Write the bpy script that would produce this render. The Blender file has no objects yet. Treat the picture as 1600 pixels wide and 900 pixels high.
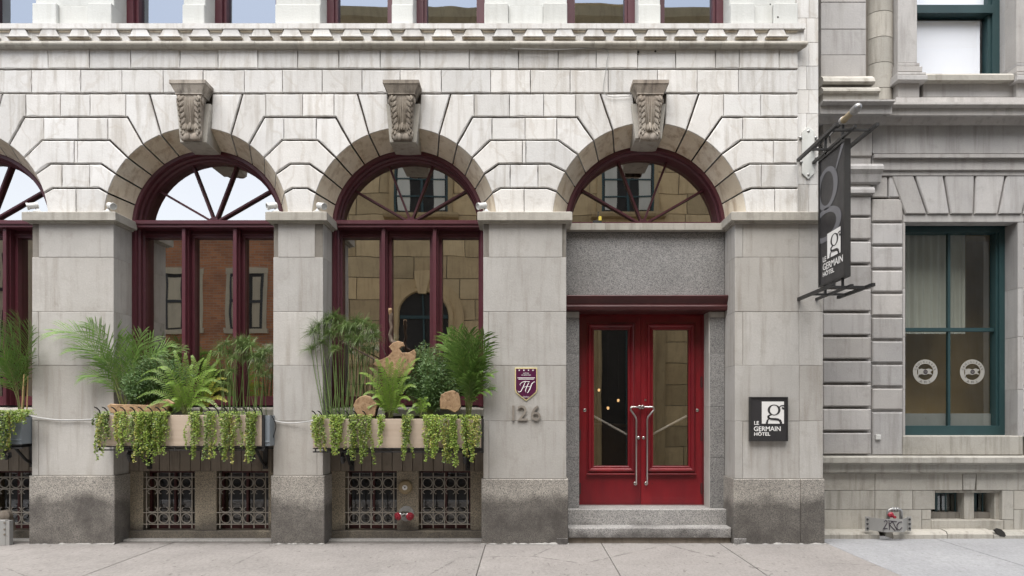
import bpy, bmesh, math, random
from mathutils import Vector, Matrix
R = math.radians
random.seed(7)
S = bpy.context.scene
COL = S.collection

# ------------------------------------------------------------------ camera, sky, sun, exposure
VX, VY, F, D0, EYE = 820.0, 645.0, 1066.67, 8.53, 1.64      # eye level at row 645 of the 1600x900 photograph
cam = bpy.data.cameras.new('camera'); camo = bpy.data.objects.new('camera', cam); COL.objects.link(camo)
cam.lens = 24; cam.sensor_width = 36; cam.shift_x = -20/1600; cam.shift_y = 195/1600
cam.clip_start = .05; cam.clip_end = 900
camo.location = (0, -D0, EYE); camo.rotation_euler = (R(90), 0, 0)
S.camera = camo
W = bpy.data.worlds.new('World'); S.world = W; W.use_nodes = True
wn = W.node_tree; bg = wn.nodes['Background']
sky = wn.nodes.new('ShaderNodeTexSky'); sky.sky_type = 'NISHITA'; sky.sun_disc = False
SUN_EL, SUN_ROT = R(67), R(200)
sky.sun_elevation = SUN_EL; sky.sun_rotation = SUN_ROT
sky.air_density = 1.0; sky.dust_density = 2.0; sky.ozone_density = 1.2
hs = wn.nodes.new('ShaderNodeHueSaturation'); hs.inputs['Saturation'].default_value = .45
wn.links.new(sky.outputs[0], hs.inputs['Color']); wn.links.new(hs.outputs[0], bg.inputs[0])
bg.inputs[1].default_value = 0.065
sun = bpy.data.lights.new('sun', 'SUN'); suno = bpy.data.objects.new('sun', sun); COL.objects.link(suno)
sun.energy = 1.5; sun.angle = R(62); sun.color = (1, .975, .93)
sd = Vector((math.sin(SUN_ROT)*math.cos(SUN_EL), math.cos(SUN_ROT)*math.cos(SUN_EL), math.sin(SUN_EL)))
suno.rotation_euler = sd.to_track_quat('Z', 'Y').to_euler(); suno.location = sd*60
S.view_settings.view_transform = 'Standard'; S.view_settings.look = 'None'
S.view_settings.gamma = 1; S.view_settings.exposure = 2.1
S.render.engine = 'CYCLES'
S.cycles.max_bounces = 8; S.cycles.transparent_max_bounces = 12

# ------------------------------------------------------------------ helpers
def px(x, y, Y):                                   # a photo direction met with the plane at depth Y
    d = D0+Y
    return (x-VX)*d/F, EYE+(VY-y)*d/F
def pX(x, Y): return (x-VX)*(D0+Y)/F
def pZ(y, Y): return EYE+(VY-y)*(D0+Y)/F

def offset_poly(P, dist):                          # inward offset of a counter-clockwise polygon, one distance per edge
    n = len(P); out = []
    if not hasattr(dist, '__len__'): dist = [dist]*n
    for i in range(n):
        a, b, c = P[i-1], P[i], P[(i+1) % n]
        d1, d2 = dist[i-1], dist[i]
        e1 = Vector((b[0]-a[0], b[1]-a[1])).normalized(); e2 = Vector((c[0]-b[0], c[1]-b[1])).normalized()
        n1 = Vector((-e1.y, e1.x)); n2 = Vector((-e2.y, e2.x))
        cr = e1.x*e2.y-e1.y*e2.x
        if abs(cr) < .08:
            m = (n1+n2).normalized(); d = (d1+d2)/2
            out.append((b[0]+m.x*d, b[1]+m.y*d))
        else:
            p1 = Vector(b)+n1*d1; p2 = Vector(b)+n2*d2
            t = ((p2.x-p1.x)*e2.y-(p2.y-p1.y)*e2.x)/cr
            out.append((p1.x+e1.x*t, p1.y+e1.y*t))
    return out
def ccw(P):
    a = sum(P[i-1][0]*P[i][1]-P[i][0]*P[i-1][1] for i in range(len(P)))
    return P if a > 0 else P[::-1]

class G:
    def __init__(s): s.v = []; s.f = []; s.m = []
    def add(s, vs, fs, m=0):
        o = len(s.v); s.v += [tuple(q) for q in vs]; s.f += [tuple(i+o for i in f) for f in fs]; s.m += [m]*len(fs)
    def box(s, x0, x1, y0, y1, z0, z1, b=0, m=0):
        if b: return s.prism([(x0, z0), (x1, z0), (x1, z1), (x0, z1)], y0, y1, b, m)
        s.add([(x0,y0,z0),(x1,y0,z0),(x1,y1,z0),(x0,y1,z0),(x0,y0,z1),(x1,y0,z1),(x1,y1,z1),(x0,y1,z1)],
              [(0,3,2,1),(4,5,6,7),(0,1,5,4),(1,2,6,5),(2,3,7,6),(3,0,4,7)], m)
    def prism(s, poly, yf, yb, b=0, m=0, back=None):
        P = ccw(poly); n = len(P); rings = []
        if b: rings.append([(x, yf, z) for x, z in offset_poly(P, b)]); rings.append([(x, yf+b, z) for x, z in P])
        else: rings.append([(x, yf, z) for x, z in P])
        rings.append([(x, yb, z) for x, z in (back or P)])
        vs = [q for r in rings for q in r]; fs = [tuple(range(n))]
        for k in range(len(rings)-1):
            for i in range(n):
                j = (i+1) % n; fs.append((k*n+i, (k+1)*n+i, (k+1)*n+j, k*n+j))
        fs.append(tuple(reversed([len(vs)-n+i for i in range(n)])))
        s.add(vs, fs, m)
    def prof(s, pts, x0, x1, m=0, e0=0, e1=0):     # profile (y, z) swept along X; ends may be mitred by y*e
        n = len(pts); vs = [(x0+e0*p[0], p[0], p[1]) for p in pts]+[(x1-e1*p[0], p[0], p[1]) for p in pts]
        fs = [tuple(range(n)), tuple(range(2*n-1, n-1, -1))]
        for i in range(n): j = (i+1) % n; fs.append((i, n+i, n+j, j))
        s.add(vs, fs, m)
    def tube(s, path, r, n=8, m=0, cap=True):
        path = [Vector(p) for p in path]; rr = r if hasattr(r, '__len__') else [r]*len(path)
        vs = []; up = None
        for i, p in enumerate(path):
            t = (path[min(i+1, len(path)-1)]-path[max(i-1, 0)]).normalized()
            if up is None: up = t.orthogonal().normalized()
            up = (up-t*up.dot(t)).normalized(); w = t.cross(up)
            for k in range(n):
                a = 2*math.pi*k/n; vs.append(p+(up*math.cos(a)+w*math.sin(a))*rr[i])
        fs = []
        for i in range(len(path)-1):
            for k in range(n): j = (k+1) % n; fs.append((i*n+k, i*n+j, (i+1)*n+j, (i+1)*n+k))
        if cap: fs += [tuple(range(n-1, -1, -1)), tuple(len(vs)-n+k for k in range(n))]
        s.add(vs, fs, m)
    def lathe(s, c, axis, prof, n=20, m=0):        # prof: (distance along axis, radius)
        ax = Vector(axis).normalized(); u = ax.orthogonal().normalized(); w = ax.cross(u); c = Vector(c)
        vs = []
        for h, r in prof:
            for k in range(n):
                a = 2*math.pi*k/n; vs.append(c+ax*h+(u*math.cos(a)+w*math.sin(a))*r)
        fs = []
        for i in range(len(prof)-1):
            for k in range(n): j = (k+1) % n; fs.append((i*n+k, i*n+j, (i+1)*n+j, (i+1)*n+k))
        fs += [tuple(range(n-1, -1, -1)), tuple(len(vs)-n+k for k in range(n))]
        s.add(vs, fs, m)
    def ring(s, c, ro, ri, y0, y1, a0=0, a1=360, n=24, sx=1, m=0):   # flat ring in a plane of constant Y
        full = abs(a1-a0) >= 360; k = n if full else n+1; vs = []
        for i in range(k):
            a = R(a0+(a1-a0)*i/n)
            for (r, y) in ((ro, y0), (ri, y0), (ri, y1), (ro, y1)):
                vs.append((c[0]+math.cos(a)*r*sx, y, c[1]+math.sin(a)*r))
        fs = []
        for i in range(n):
            j = (i+1) % k
            for q in range(4): t = (q+1) % 4; fs.append((i*4+q, j*4+q, j*4+t, i*4+t))
        if not full: fs += [(3,2,1,0), tuple((k-1)*4+q for q in range(4))]
        s.add(vs, fs, m)
    def arch(s, prof, cx, zc, zb=None, n=32, m=0): # profile (r, y) swept up one jamb, round the arch and down the other
        st = []
        if zb is not None: st.append((-1, 0, zb))
        for i in range(n+1):
            a = math.pi*(1-i/n); st.append((math.cos(a), math.sin(a), zc))
        if zb is not None: st.append((1, 0, zb))
        k = len(prof); vs = [(cx+c*r, y, z+q*r) for (c, q, z) in st for (r, y) in prof]
        fs = []
        for i in range(len(st)-1):
            for j in range(k-1): fs.append((i*k+j, i*k+j+1, (i+1)*k+j+1, (i+1)*k+j))
        s.add(vs, fs, m)
    def build(s, name, mats, parent=None, smooth=False, fixn=True):
        me = bpy.data.meshes.new(name); me.from_pydata(s.v, [], s.f)
        for q in (mats if isinstance(mats, (list, tuple)) else [mats]): me.materials.append(M[q])
        if any(s.m): me.polygons.foreach_set('material_index', s.m)
        if fixn:
            bm = bmesh.new(); bm.from_mesh(me); bmesh.ops.recalc_face_normals(bm, faces=bm.faces); bm.to_mesh(me); bm.free()
        if smooth: me.shade_smooth()
        me.update()
        return link(name, me, parent)
def link(name, me, parent=None):
    o = bpy.data.objects.new(name, me); COL.objects.link(o)
    if parent: par(o, parent)
    return o
def worldloc(o):
    l = Vector(o.location)
    if o.parent: l += worldloc(o.parent)+Vector(o.matrix_parent_inverse.translation)
    return l
def par(o, p):
    o.parent = p; o.matrix_parent_inverse = Matrix.Translation(-worldloc(p))
def tag(o, label, cat, group=None):
    o['label'] = label; o['category'] = cat
    if group: o['group'] = group
    return o
def struct(o, kind='structure', label=None):
    o['kind'] = kind
    if label: o['label'] = label
    return o
def thing(name, label, cat, loc, group=None):
    o = bpy.data.objects.new(name, None); COL.objects.link(o); o.location = loc; o.empty_display_size = .1
    return tag(o, label, cat, group)
def text_geo(g, body, size, x, z, y, th=.004, align='LEFT', m=0, plane='XZ', sx=1.0, shear=0, bold=0.0, flip=1):
    cu = bpy.data.curves.new('t', 'FONT'); cu.body = body; cu.size = size; cu.align_x = align
    cu.extrude = th/2; cu.shear = shear; cu.offset = bold; cu.resolution_u = 3
    ob = bpy.data.objects.new('t', cu); COL.objects.link(ob)
    me = ob.to_mesh()
    if plane == 'XZ': vs = [(x+v.co.x*sx, y-v.co.z, z+v.co.y) for v in me.vertices]
    else: vs = [(y-v.co.z, x-v.co.x*sx, z+v.co.y) for v in me.vertices]
    g.add(vs, [tuple(p.vertices) for p in me.polygons], m)
    ob.to_mesh_clear(); bpy.data.objects.remove(ob); bpy.data.curves.remove(cu)

# ------------------------------------------------------------------ materials
M = {}
class N:
    def __init__(s, name):
        s.mat = bpy.data.materials.new(name); s.mat.use_nodes = True; M[name] = s.mat
        s.t = s.mat.node_tree; s.b = s.t.nodes['Principled BSDF']; s.out = s.t.nodes['Material Output']
        s.tc = s.t.nodes.new('ShaderNodeTexCoord').outputs['Object']
        s.rnd = s.t.nodes.new('ShaderNodeObjectInfo').outputs['Random']
        s.bump_in = None
    def n(s, typ, **kw):
        q = s.t.nodes.new(typ)
        for k, v in kw.items():
            if k in q.inputs: s.put(q.inputs[k], v)
            else: setattr(q, k, v)
        return q
    def put(s, sock, v):
        if isinstance(v, bpy.types.NodeSocket): s.t.links.new(v, sock)
        else: sock.default_value = v if not (isinstance(v, tuple) and len(v) == 3 and len(sock.default_value) == 4) else (*v, 1)
    def coord(s, scale=(1,1,1), rnd=True):
        mp = s.n('ShaderNodeMapping', Vector=s.tc, Scale=scale)
        if rnd:
            c = s.n('ShaderNodeCombineXYZ'); mu = s.math('MULTIPLY', s.rnd, 37.0)
            for i in range(3): s.t.links.new(mu, c.inputs[i])
            s.put(mp.inputs['Location'], c.outputs[0])
        return mp.outputs[0]
    def math(s, op, a, b=0.0, c=None):
        q = s.n('ShaderNodeMath', operation=op); s.put(q.inputs[0], a); s.put(q.inputs[1], b)
        if c is not None: s.put(q.inputs[2], c)
        return q.outputs[0]
    def noise(s, sc, det=4, rough=.55, scale=(1,1,1), rnd=True):
        return s.n('ShaderNodeTexNoise', Vector=s.coord(scale, rnd), Scale=sc, Detail=det, Roughness=rough).outputs['Fac']
    def ramp(s, f, stops):
        q = s.n('ShaderNodeValToRGB', Fac=f); e = q.color_ramp.elements
        while len(e) < len(stops): e.new(.5)
        for i, (p, c) in enumerate(stops):
            e[i].position = p; e[i].color = (*c, 1) if isinstance(c, tuple) else (c, c, c, 1)
        return q.outputs[0]
    def mix(s, f, a, b, mode='MIX'):
        q = s.n('ShaderNodeMix', data_type='RGBA', blend_type=mode); s.put(q.inputs[0], f)
        s.put(q.inputs[6], a); s.put(q.inputs[7], b); return q.outputs[2]
    def scale(s, col, f):                          # multiply a colour by a value socket
        c = s.n('ShaderNodeCombineXYZ')
        for i in range(3): s.t.links.new(f, c.inputs[i])
        return s.mix(1.0, col, c.outputs[0], 'MULTIPLY')
    def vary(s, col, amt):                         # each object a little lighter or darker
        return s.scale(col, s.math('MULTIPLY_ADD', s.rnd, amt*2, 1-amt))
    def z(s):
        q = s.n('ShaderNodeSeparateXYZ'); s.put(q.inputs[0], s.tc); return q.outputs[2]
    def bump(s, h, dist=.01, st=.5):
        q = s.n('ShaderNodeBump', Height=h, Distance=dist, Strength=st)
        if s.bump_in is not None: s.put(q.inputs['Normal'], s.bump_in)
        s.bump_in = q.outputs[0]; s.put(s.b.inputs['Normal'], q.outputs[0])
    def done(s, col, rough=.8, metal=0, spec=.5):
        s.put(s.b.inputs['Base Color'], col); s.put(s.b.inputs['Roughness'], rough)
        s.put(s.b.inputs['Metallic'], metal); s.put(s.b.inputs['Specular IOR Level'], spec)
        return s.mat

def stone(name, a, b, streak, streak_amt=.5, vary=.07, rough=.85, vein=None, grain=.12, bump=.4):
    m = N(name)
    c = m.mix(m.ramp(m.noise(2.2, 5), [(.3, 0.), (.7, 1.)]), a, b)
    st = m.noise(1.0, 5, .6, (11, 11, .9))
    c = m.mix(m.math('MULTIPLY', m.ramp(st, [(.5, 0.), (.78, 1.)]), streak_amt), c, streak)
    bl = m.noise(5.5, 6, .65)
    c = m.mix(m.math('MULTIPLY', m.ramp(bl, [(.56, 0.), (.8, 1.)]), streak_amt*.7), c, streak)
    if vein:
        w = m.n('ShaderNodeTexWave', Vector=m.coord((1, 1, 1)), Scale=.6, Distortion=16.0, Detail=5.0).outputs['Fac']
        c = m.mix(m.math('MULTIPLY', m.ramp(w, [(.975, 0.), (1., 1.)]), .3), c, vein)
    fine = m.noise(70, 3, .6)
    c = m.scale(c, m.math('MULTIPLY_ADD', fine, grain*2, 1-grain))
    q_ = m.math('FRACT', m.math('MULTIPLY', m.rnd, 17.3)); c = m.mix(m.math('MULTIPLY', q_, vary*1.6), c, m.mix(1.0, c, (1.0,.90,.76), 'MULTIPLY'))
    c = m.vary(c, vary)
    m.bump(m.noise(45, 5, .65), .006, bump); m.bump(m.noise(6, 3), .012, .25)
    m.done(c, rough, spec=.3)
stone('white_stone', (.665,.657,.642), (.59,.58,.562), (.33,.295,.25), .74, .09, vein=(.44,.40,.35))
stone('soiled_bounce_stone', (.72,.66,.56), (.63,.55,.43), (.30,.20,.115), .85, .14)  # brown soiling; base colour also lifted to stand for ground bounce light
stone('pier_stone', (.465,.45,.425), (.40,.384,.36), (.265,.235,.20), .68, .085, grain=.14)
stone('ledge_stone', (.45,.43,.385), (.36,.34,.30), (.19,.17,.14), .75, .06)
stone('carved_stone', (.43,.395,.345), (.25,.21,.175), (.05,.038,.03), 1.0, .12, grain=.25)
stone('carved_dark', (.33,.295,.25), (.16,.135,.11), (.04,.03,.024), 1.0, .1, grain=.25)
stone('painted_stone', (.60,.61,.59), (.55,.56,.54), (.42,.42,.39), .5, .05, grain=.05)
stone('neighbour_stone', (.43,.418,.408), (.36,.35,.345), (.22,.205,.19), .7, .13, grain=.14)
stone('neighbour_base_stone', (.43,.41,.37), (.35,.335,.30), (.19,.175,.145), .85, .10, grain=.18)
stone('stained_apron', (.27,.235,.195), (.20,.17,.14), (.10,.08,.062), .8, .08)
stone('sand_stone', (.54,.42,.245), (.45,.345,.20), (.28,.20,.12), .6, .22)
stone('cream_stone', (.47,.41,.30), (.40,.35,.26), (.28,.24,.17), .5, .05)
stone('mortar', (.26,.24,.21), (.16,.145,.125), (.07,.06,.05), .8, 0)
stone('joint_dark', (.085,.068,.055), (.05,.041,.034), (.03,.025,.02), .8, 0)
def granite(name, dark_top=None, warm=0, light=1.0):
    m = N(name)
    v = m.n('ShaderNodeTexVoronoi', Vector=m.coord(), Scale=140.0).outputs['Color']
    sp = m.n('ShaderNodeSeparateColor'); m.put(sp.inputs[0], v)
    f = m.math('ADD', m.math('MULTIPLY', sp.outputs[0], .65), m.math('MULTIPLY', m.noise(60, 3, .7), .35))
    k = lambda r, g, b: (r*light*(1+.08*warm), g*light, b*light*(1-.14*warm))
    c = m.ramp(f, [(.16, k(.105,.105,.11)), (.42, k(.26,.255,.25)), (.62, k(.335,.325,.315)), (.88, k(.45,.435,.415))])
    c = m.scale(c, m.math('MULTIPLY_ADD', m.noise(3, 4), .5, .75))
    if dark_top is not None:                       # sooty splash stain with an uneven upper edge
        hz = m.math('ADD', m.z(), m.math('MULTIPLY_ADD', m.noise(1.3, 6, .62), -.62, .31))
        k1 = m.ramp(m.math('MULTIPLY_ADD', hz, -2.6, dark_top*2.6+.5), [(.25, 0.), (.62, 1.)])
        c = m.mix(m.math('MULTIPLY', k1, m.math('MULTIPLY_ADD', m.ramp(m.noise(2.6, 6, .7), [(.3, 0.), (.7, 1.)]), .42, .50)), c, (.052,.046,.042))
    c = m.vary(c, .06)
    m.bump(m.noise(90, 3), .003, .35)
    m.done(c, .62, spec=.4)
granite('granite', None, 0, .78); granite('granite_plinth', .52, .6, .98); granite('granite_warm', .18, 1.6, .8); granite('granite_step', .12, .1, 1.05)
def paint(name, a, b, rough=.35, wear=None, spec=.5, coat=0, wamt=.6):
    m = N(name); c = m.mix(m.ramp(m.noise(1.6, 5, .6, (1, 1, .35)), [(.35, 0.), (.7, 1.)]), a, b)
    if wear: c = m.mix(m.math('MULTIPLY', m.ramp(m.noise(16, 6, .7), [(.64, 0.), (.73, 1.)]), wamt), c, wear)
    c = m.vary(c, .05)
    m.bump(m.noise(25, 4, .6, (3, 3, .3)), .004, .2)
    m.done(c, m.math('MULTIPLY_ADD', m.noise(9, 4), .3, rough-.12), spec=spec)
    m.b.inputs['Coat Weight'].default_value = coat
paint('maroon', (.095,.020,.030), (.068,.014,.022), .42, (.2,.09,.1))
paint('dark_maroon', (.085,.02,.02), (.055,.014,.015), .45, (.14,.06,.05))
paint('door_red', (.225,.008,.014), (.085,.004,.009), .36, (.045,.010,.010), coat=.15, wamt=.8)
paint('bar_white', (.75,.74,.72), (.7,.69,.67), .4)
paint('decal', (.34,.33,.30), (.30,.29,.265), .6)
paint('lobby_wood', (.16,.085,.035), (.10,.05,.02), .4)
paint('teal', (.022,.058,.062), (.015,.042,.047), .45, (.05,.08,.08))
paint('black_iron', (.018,.018,.019), (.03,.028,.026), .5, (.07,.05,.04))
paint('grille_paint', (.33,.30,.255), (.26,.235,.2), .55, (.15,.10,.07))
paint('trough_grey', (.22,.25,.275), (.18,.205,.23), .4, (.3,.32,.33))
paint('box_grey', (.33,.325,.31), (.26,.255,.245), .5, (.2,.14,.1))
paint('brass', (.34,.27,.16), (.27,.21,.12), .45, (.18,.13,.08))
paint('sign_dark', (.034,.032,.034), (.028,.027,.029), .4)
paint('sign_grey', (.17,.17,.185), (.15,.15,.165), .45)
paint('bronze', (.20,.175,.15), (.27,.24,.205), .45, (.3,.27,.23))
paint('end_white', (.88,.89,.91), (.86,.87,.9), .8)
paint('sign_white', (.78,.77,.75), (.74,.73,.71), .5)
paint('white_plastic', (.62,.62,.60), (.52,.52,.5), .45, (.4,.38,.34))
paint('plaque_purple', (.085,.012,.05), (.065,.01,.04), .3)
paint('plaque_gold', (.66,.58,.30), (.58,.5,.25), .4)
paint('cap_red', (.32,.02,.035), (.24,.015,.03), .35)
paint('cable_grey', (.5,.5,.49), (.42,.42,.41), .5)
paint('graffiti', (.03,.02,.03), (.04,.03,.04), .5)
paint('pale_white', (.82,.83,.86), (.79,.80,.83), .8)
paint('curtain', (.55,.54,.48), (.44,.43,.38), .9)
paint('interior_tan_lit', (.52,.36,.16), (.42,.28,.12), .9)  # tan lightened so the lit room's brightness sits in the colour
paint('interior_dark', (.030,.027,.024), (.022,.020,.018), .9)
paint('yellow_lens', (.75,.6,.1), (.7,.55,.1), .4)
m = N('steel'); m.bump(m.noise(60, 3), .001, .1); m.done(m.vary(m.mix(m.noise(8), (.62,.61,.59), (.5,.49,.47)), .03), .28, 1.0)
m = N('dull_steel'); m.done(m.mix(m.noise(14), (.42,.42,.42), (.28,.27,.26)), .45, .8)
m = N('planter_wood'); wv = m.noise(1, 6, .6, (.9, 8, 30))
c = m.mix(m.ramp(wv, [(.3, 0.), (.7, 1.)]), (.52,.425,.34), (.45,.36,.28)); c = m.mix(m.math('MULTIPLY', m.ramp(m.noise(4, 5), [(.55, 0.), (.8, 1.)]), .4), c, (.36,.26,.2))
m.bump(wv, .003, .3); m.done(m.vary(c, .05), .6)
m = N('cut_wood'); mp = m.coord((1,1,1)); wv = m.n('ShaderNodeTexNoise', Vector=mp, Scale=16.0, Detail=5.0, Roughness=.65, Distortion=1.2).outputs['Fac']
c = m.ramp(wv, [(.27, (.07,.04,.022)), (.42, (.27,.165,.085)), (.72, (.44,.295,.17))])
m.bump(wv, .012, .5); m.done(m.vary(c, .08), .65)
m = N('bark'); nb = m.noise(26, 6, .7, (1, 1, .35)); c = m.ramp(nb, [(.3, (.035,.025,.02)), (.6, (.14,.10,.075)), (.8, (.32,.26,.2))]); m.bump(nb, .02, .8); m.done(c, .9)
m = N('soil'); c = m.ramp(m.noise(40, 5), [(.3, (.012,.009,.007)), (.7, (.05,.035,.025))]); m.bump(m.noise(60), .02, .8); m.done(c, .95)
def leaf(name, a, b, cc, trans=.25, sc=7):
    m = N(name); c = m.mix(m.ramp(m.noise(sc, 4, .6), [(.3, 0.), (.7, 1.)]), a, b)
    c = m.mix(m.ramp(m.noise(sc*4, 3), [(.58, 0.), (.8, .8)]), c, cc); c = m.vary(c, .18)
    m.done(c, .42, spec=.45)
    tr = m.n('ShaderNodeBsdfTranslucent', Color=c); mx = m.n('ShaderNodeMixShader', Fac=trans)
    m.t.links.new(m.b.outputs[0], mx.inputs[1]); m.t.links.new(tr.outputs[0], mx.inputs[2]); m.t.links.new(mx.outputs[0], m.out.inputs[0])
leaf('palm_leaf', (.085,.165,.033), (.145,.24,.05), (.28,.35,.10))
leaf('dark_palm_leaf', (.035,.075,.03), (.06,.11,.04), (.09,.14,.06))
leaf('fern_leaf', (.12,.22,.03), (.21,.32,.05), (.36,.42,.09), .3)
leaf('yellow_fern_leaf', (.22,.25,.035), (.34,.32,.04), (.42,.36,.05), .3)
leaf('bush_leaf', (.085,.16,.05), (.14,.235,.075), (.28,.38,.14))
leaf('papyrus_leaf', (.13,.20,.065), (.19,.27,.09), (.30,.33,.13))
leaf('creeper_leaf', (.18,.27,.045), (.28,.38,.07), (.46,.50,.15), .25, 14)
leaf('creeper_dark', (.09,.15,.035), (.15,.21,.05), (.25,.29,.08), .25, 14)
leaf('creeper_yellow', (.34,.35,.08), (.46,.44,.12), (.55,.46,.2), .25, 14)
leaf('stem_green', (.13,.16,.05), (.2,.21,.08), (.28,.26,.12), .1)
m = N('bamboo'); m.done(m.mix(m.noise(20), (.42,.30,.14), (.3,.2,.09)), .5)
def glass(name, refl, tint, behind, wav=.5):
    m = N(name); g = m.n('ShaderNodeBsdfGlossy', Color=(*tint, 1), Roughness=.012)
    t = m.n('ShaderNodeBsdfTransparent', Color=(*behind, 1))
    mx = m.n('ShaderNodeMixShader', Fac=refl)
    q = m.n('ShaderNodeBump', Height=m.noise(1.1, 2, .4, (1, 1, .8)), Distance=.006*wav, Strength=.5)
    m.t.links.new(q.outputs[0], g.inputs['Normal'])
    m.t.links.new(t.outputs[0], mx.inputs[1]); m.t.links.new(g.outputs[0], mx.inputs[2]); m.t.links.new(mx.outputs[0], m.out.inputs[0])
    m.t.nodes.remove(m.b)
glass('coated_glass', .62, (.99,.955,.90), (.5,.5,.48), .75)
glass('door_glass', .46, (.97,.93,.84), (.88,.85,.80))
glass('clear_glass', .22, (.9,.95,.95), (.85,.88,.86), 1.0)
glass('dark_glass', .09, (.9,.9,.9), (.8,.78,.74), .5)
glass('pale_glass', .10, (.9,.95,1.0), (.97,.98,1.0), .5)
glass('upper_glass', .44, (.84,.91,1.0), (.4,.4,.42), .8)
def concrete(name, a, b, pit=.5, stain=(.2,.19,.18)):
    m = N(name); c = m.mix(m.ramp(m.noise(1.4, 6, .6), [(.3, 0.), (.7, 1.)]), a, b)
    c = m.mix(m.math('MULTIPLY', m.ramp(m.noise(3.2, 7, .7), [(.55, 0.), (.75, 1.)]), .35), c, stain)
    c = m.scale(c, m.math('MULTIPLY_ADD', m.noise(38, 4, .8, (1, .45, 1)), .9, .55))
    p = m.ramp(m.noise(17, 5, .8, (1, .4, 1)), [(.60, 0.), (.67, 1.)])
    c = m.mix(m.math('MULTIPLY', p, pit), c, (.1,.09,.08)); c = m.vary(c, .05)
    if pit > .7:
        ve = m.n('ShaderNodeTexVoronoi', Vector=m.n('ShaderNodeMapping', Vector=m.coord((1, 1, 1), False), Rotation=(0, 0, .4)).outputs[0], Scale=.55, feature='DISTANCE_TO_EDGE').outputs['Distance']
        wob = m.math('ADD', ve, m.math('MULTIPLY_ADD', m.noise(9, 5, .7, rnd=False), .05, -.025))
        ck = m.math('MULTIPLY', m.ramp(m.math('ABSOLUTE', wob), [(.0, 1.), (.006, 0.)]), m.ramp(m.noise(.7, 2, rnd=False), [(.5, 0.), (.56, 1.)]))
        c = m.mix(m.math('MULTIPLY', ck, .7), c, (.06,.055,.05))
        gm = m.n('ShaderNodeTexVoronoi', Vector=m.coord((1, 1, 0), False), Scale=2.6); gs_ = m.n('ShaderNodeSeparateColor'); m.put(gs_.inputs[0], gm.outputs['Color'])
        gum = m.math('MULTIPLY', m.ramp(gm.outputs['Distance'], [(.05, 1.), (.075, 0.)]), m.math('GREATER_THAN', gs_.outputs[0], .62))
        c = m.mix(m.math('MULTIPLY', gum, .55), c, (.09,.085,.08))
        sy = m.n('ShaderNodeSeparateXYZ'); m.put(sy.inputs[0], m.tc)
        dirt = m.ramp(m.math('ADD', sy.outputs[1], m.math('MULTIPLY_ADD', m.noise(5, 6, .7, rnd=False), .5, -.25)), [(-.0, 0.), (.09, 1.)])
        c = m.mix(m.math('MULTIPLY', dirt, .6), c, (.085,.075,.065))
    m.bump(m.noise(70, 4, .7), .006, .5); m.done(c, .9, spec=.25)
concrete('sidewalk_concrete', (.265,.246,.232), (.215,.199,.188), .85, (.125,.115,.107))
concrete('pale_concrete', (.29,.291,.298), (.245,.246,.253), .5, (.165,.165,.17))
concrete('mortar_patch', (.33,.32,.305), (.25,.24,.225), .5)
concrete('asphalt_mat', (.055,.055,.056), (.045,.045,.047), .2, (.03,.03,.03))
def brick(name):
    m = N(name); mp = m.n('ShaderNodeMapping', Vector=m.tc, Rotation=(R(90), 0, 0))
    q = m.n('ShaderNodeTexBrick', Vector=mp.outputs[0], Color1=(.44,.18,.075,1), Color2=(.32,.125,.055,1), Mortar=(.30,.22,.16,1))
    q.inputs['Scale'].default_value = 1; q.inputs['Brick Width'].default_value = .22; q.inputs['Row Height'].default_value = .075; q.inputs['Mortar Size'].default_value = .008
    c = m.mix(m.math('MULTIPLY', m.ramp(m.noise(1.2, 5), [(.45, 0.), (.75, 1.)]), .5), q.outputs[0], (.14,.06,.035))
    m.bump(q.outputs['Fac'], .01, .5); m.done(c, .85)
brick('red_brick')

# ------------------------------------------------------------------ ground
g = G(); g.box(-220, 220, -220, 220, -.30, -.16); struct(g.build('road', 'asphalt_mat'))
JX = [-12.5, -9.3, -6.55, -4.45, -.49, .965, 2.45, 3.80, 5.35, 7.0, 9.5, 13]
g = G(); g.box(-40, 40, -3.4, 2.0, -.30, -.035); sw = struct(g.build('sidewalk', 'joint_dark'))
for i in range(len(JX)-1):                          # each slab of the pavement
    for (ya, yb) in ((-1.86, .75), (-3.10, -1.86)):
        g = G(); a, b = JX[i]+.004, JX[i+1]-.004; h = random.uniform(-.002, .002)
        z = h; g.add([(a,ya+.004,-.05),(b,ya+.004,-.05),(b,yb-.004,-.05),(a,yb-.004,-.05),
               (a,ya+.004,z-.004),(b,ya+.004,z-.004),(b,yb-.004,z-.004),(a,yb-.004,z-.004),
               (a+.006,ya+.010,z),(b-.006,ya+.010,z),(b-.006,yb-.010,z),(a+.006,yb-.010,z)],
              [(0,1,5,4),(1,2,6,5),(2,3,7,6),(3,0,4,7),(4,5,9,8),(5,6,10,9),(6,7,11,10),(7,4,8,11),(8,9,10,11)])
        g.build('paving_slab', 'pale_concrete' if JX[i] >= 3.7 or JX[i] < -6.6 else 'sidewalk_concrete', sw)
g = G(); g.prof([(-3.11,-.2),(-3.36,-.2),(-3.36,-.02),(-3.34,-.002),(-3.11,-.001)], -40, 40); g.build('kerb', 'pale_concrete', sw)
g = G(); g.box(-40, 40, -10.3, -8.0, -.2, -.01); struct(g.build('opposite_sidewalk', 'sidewalk_concrete'))

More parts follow.
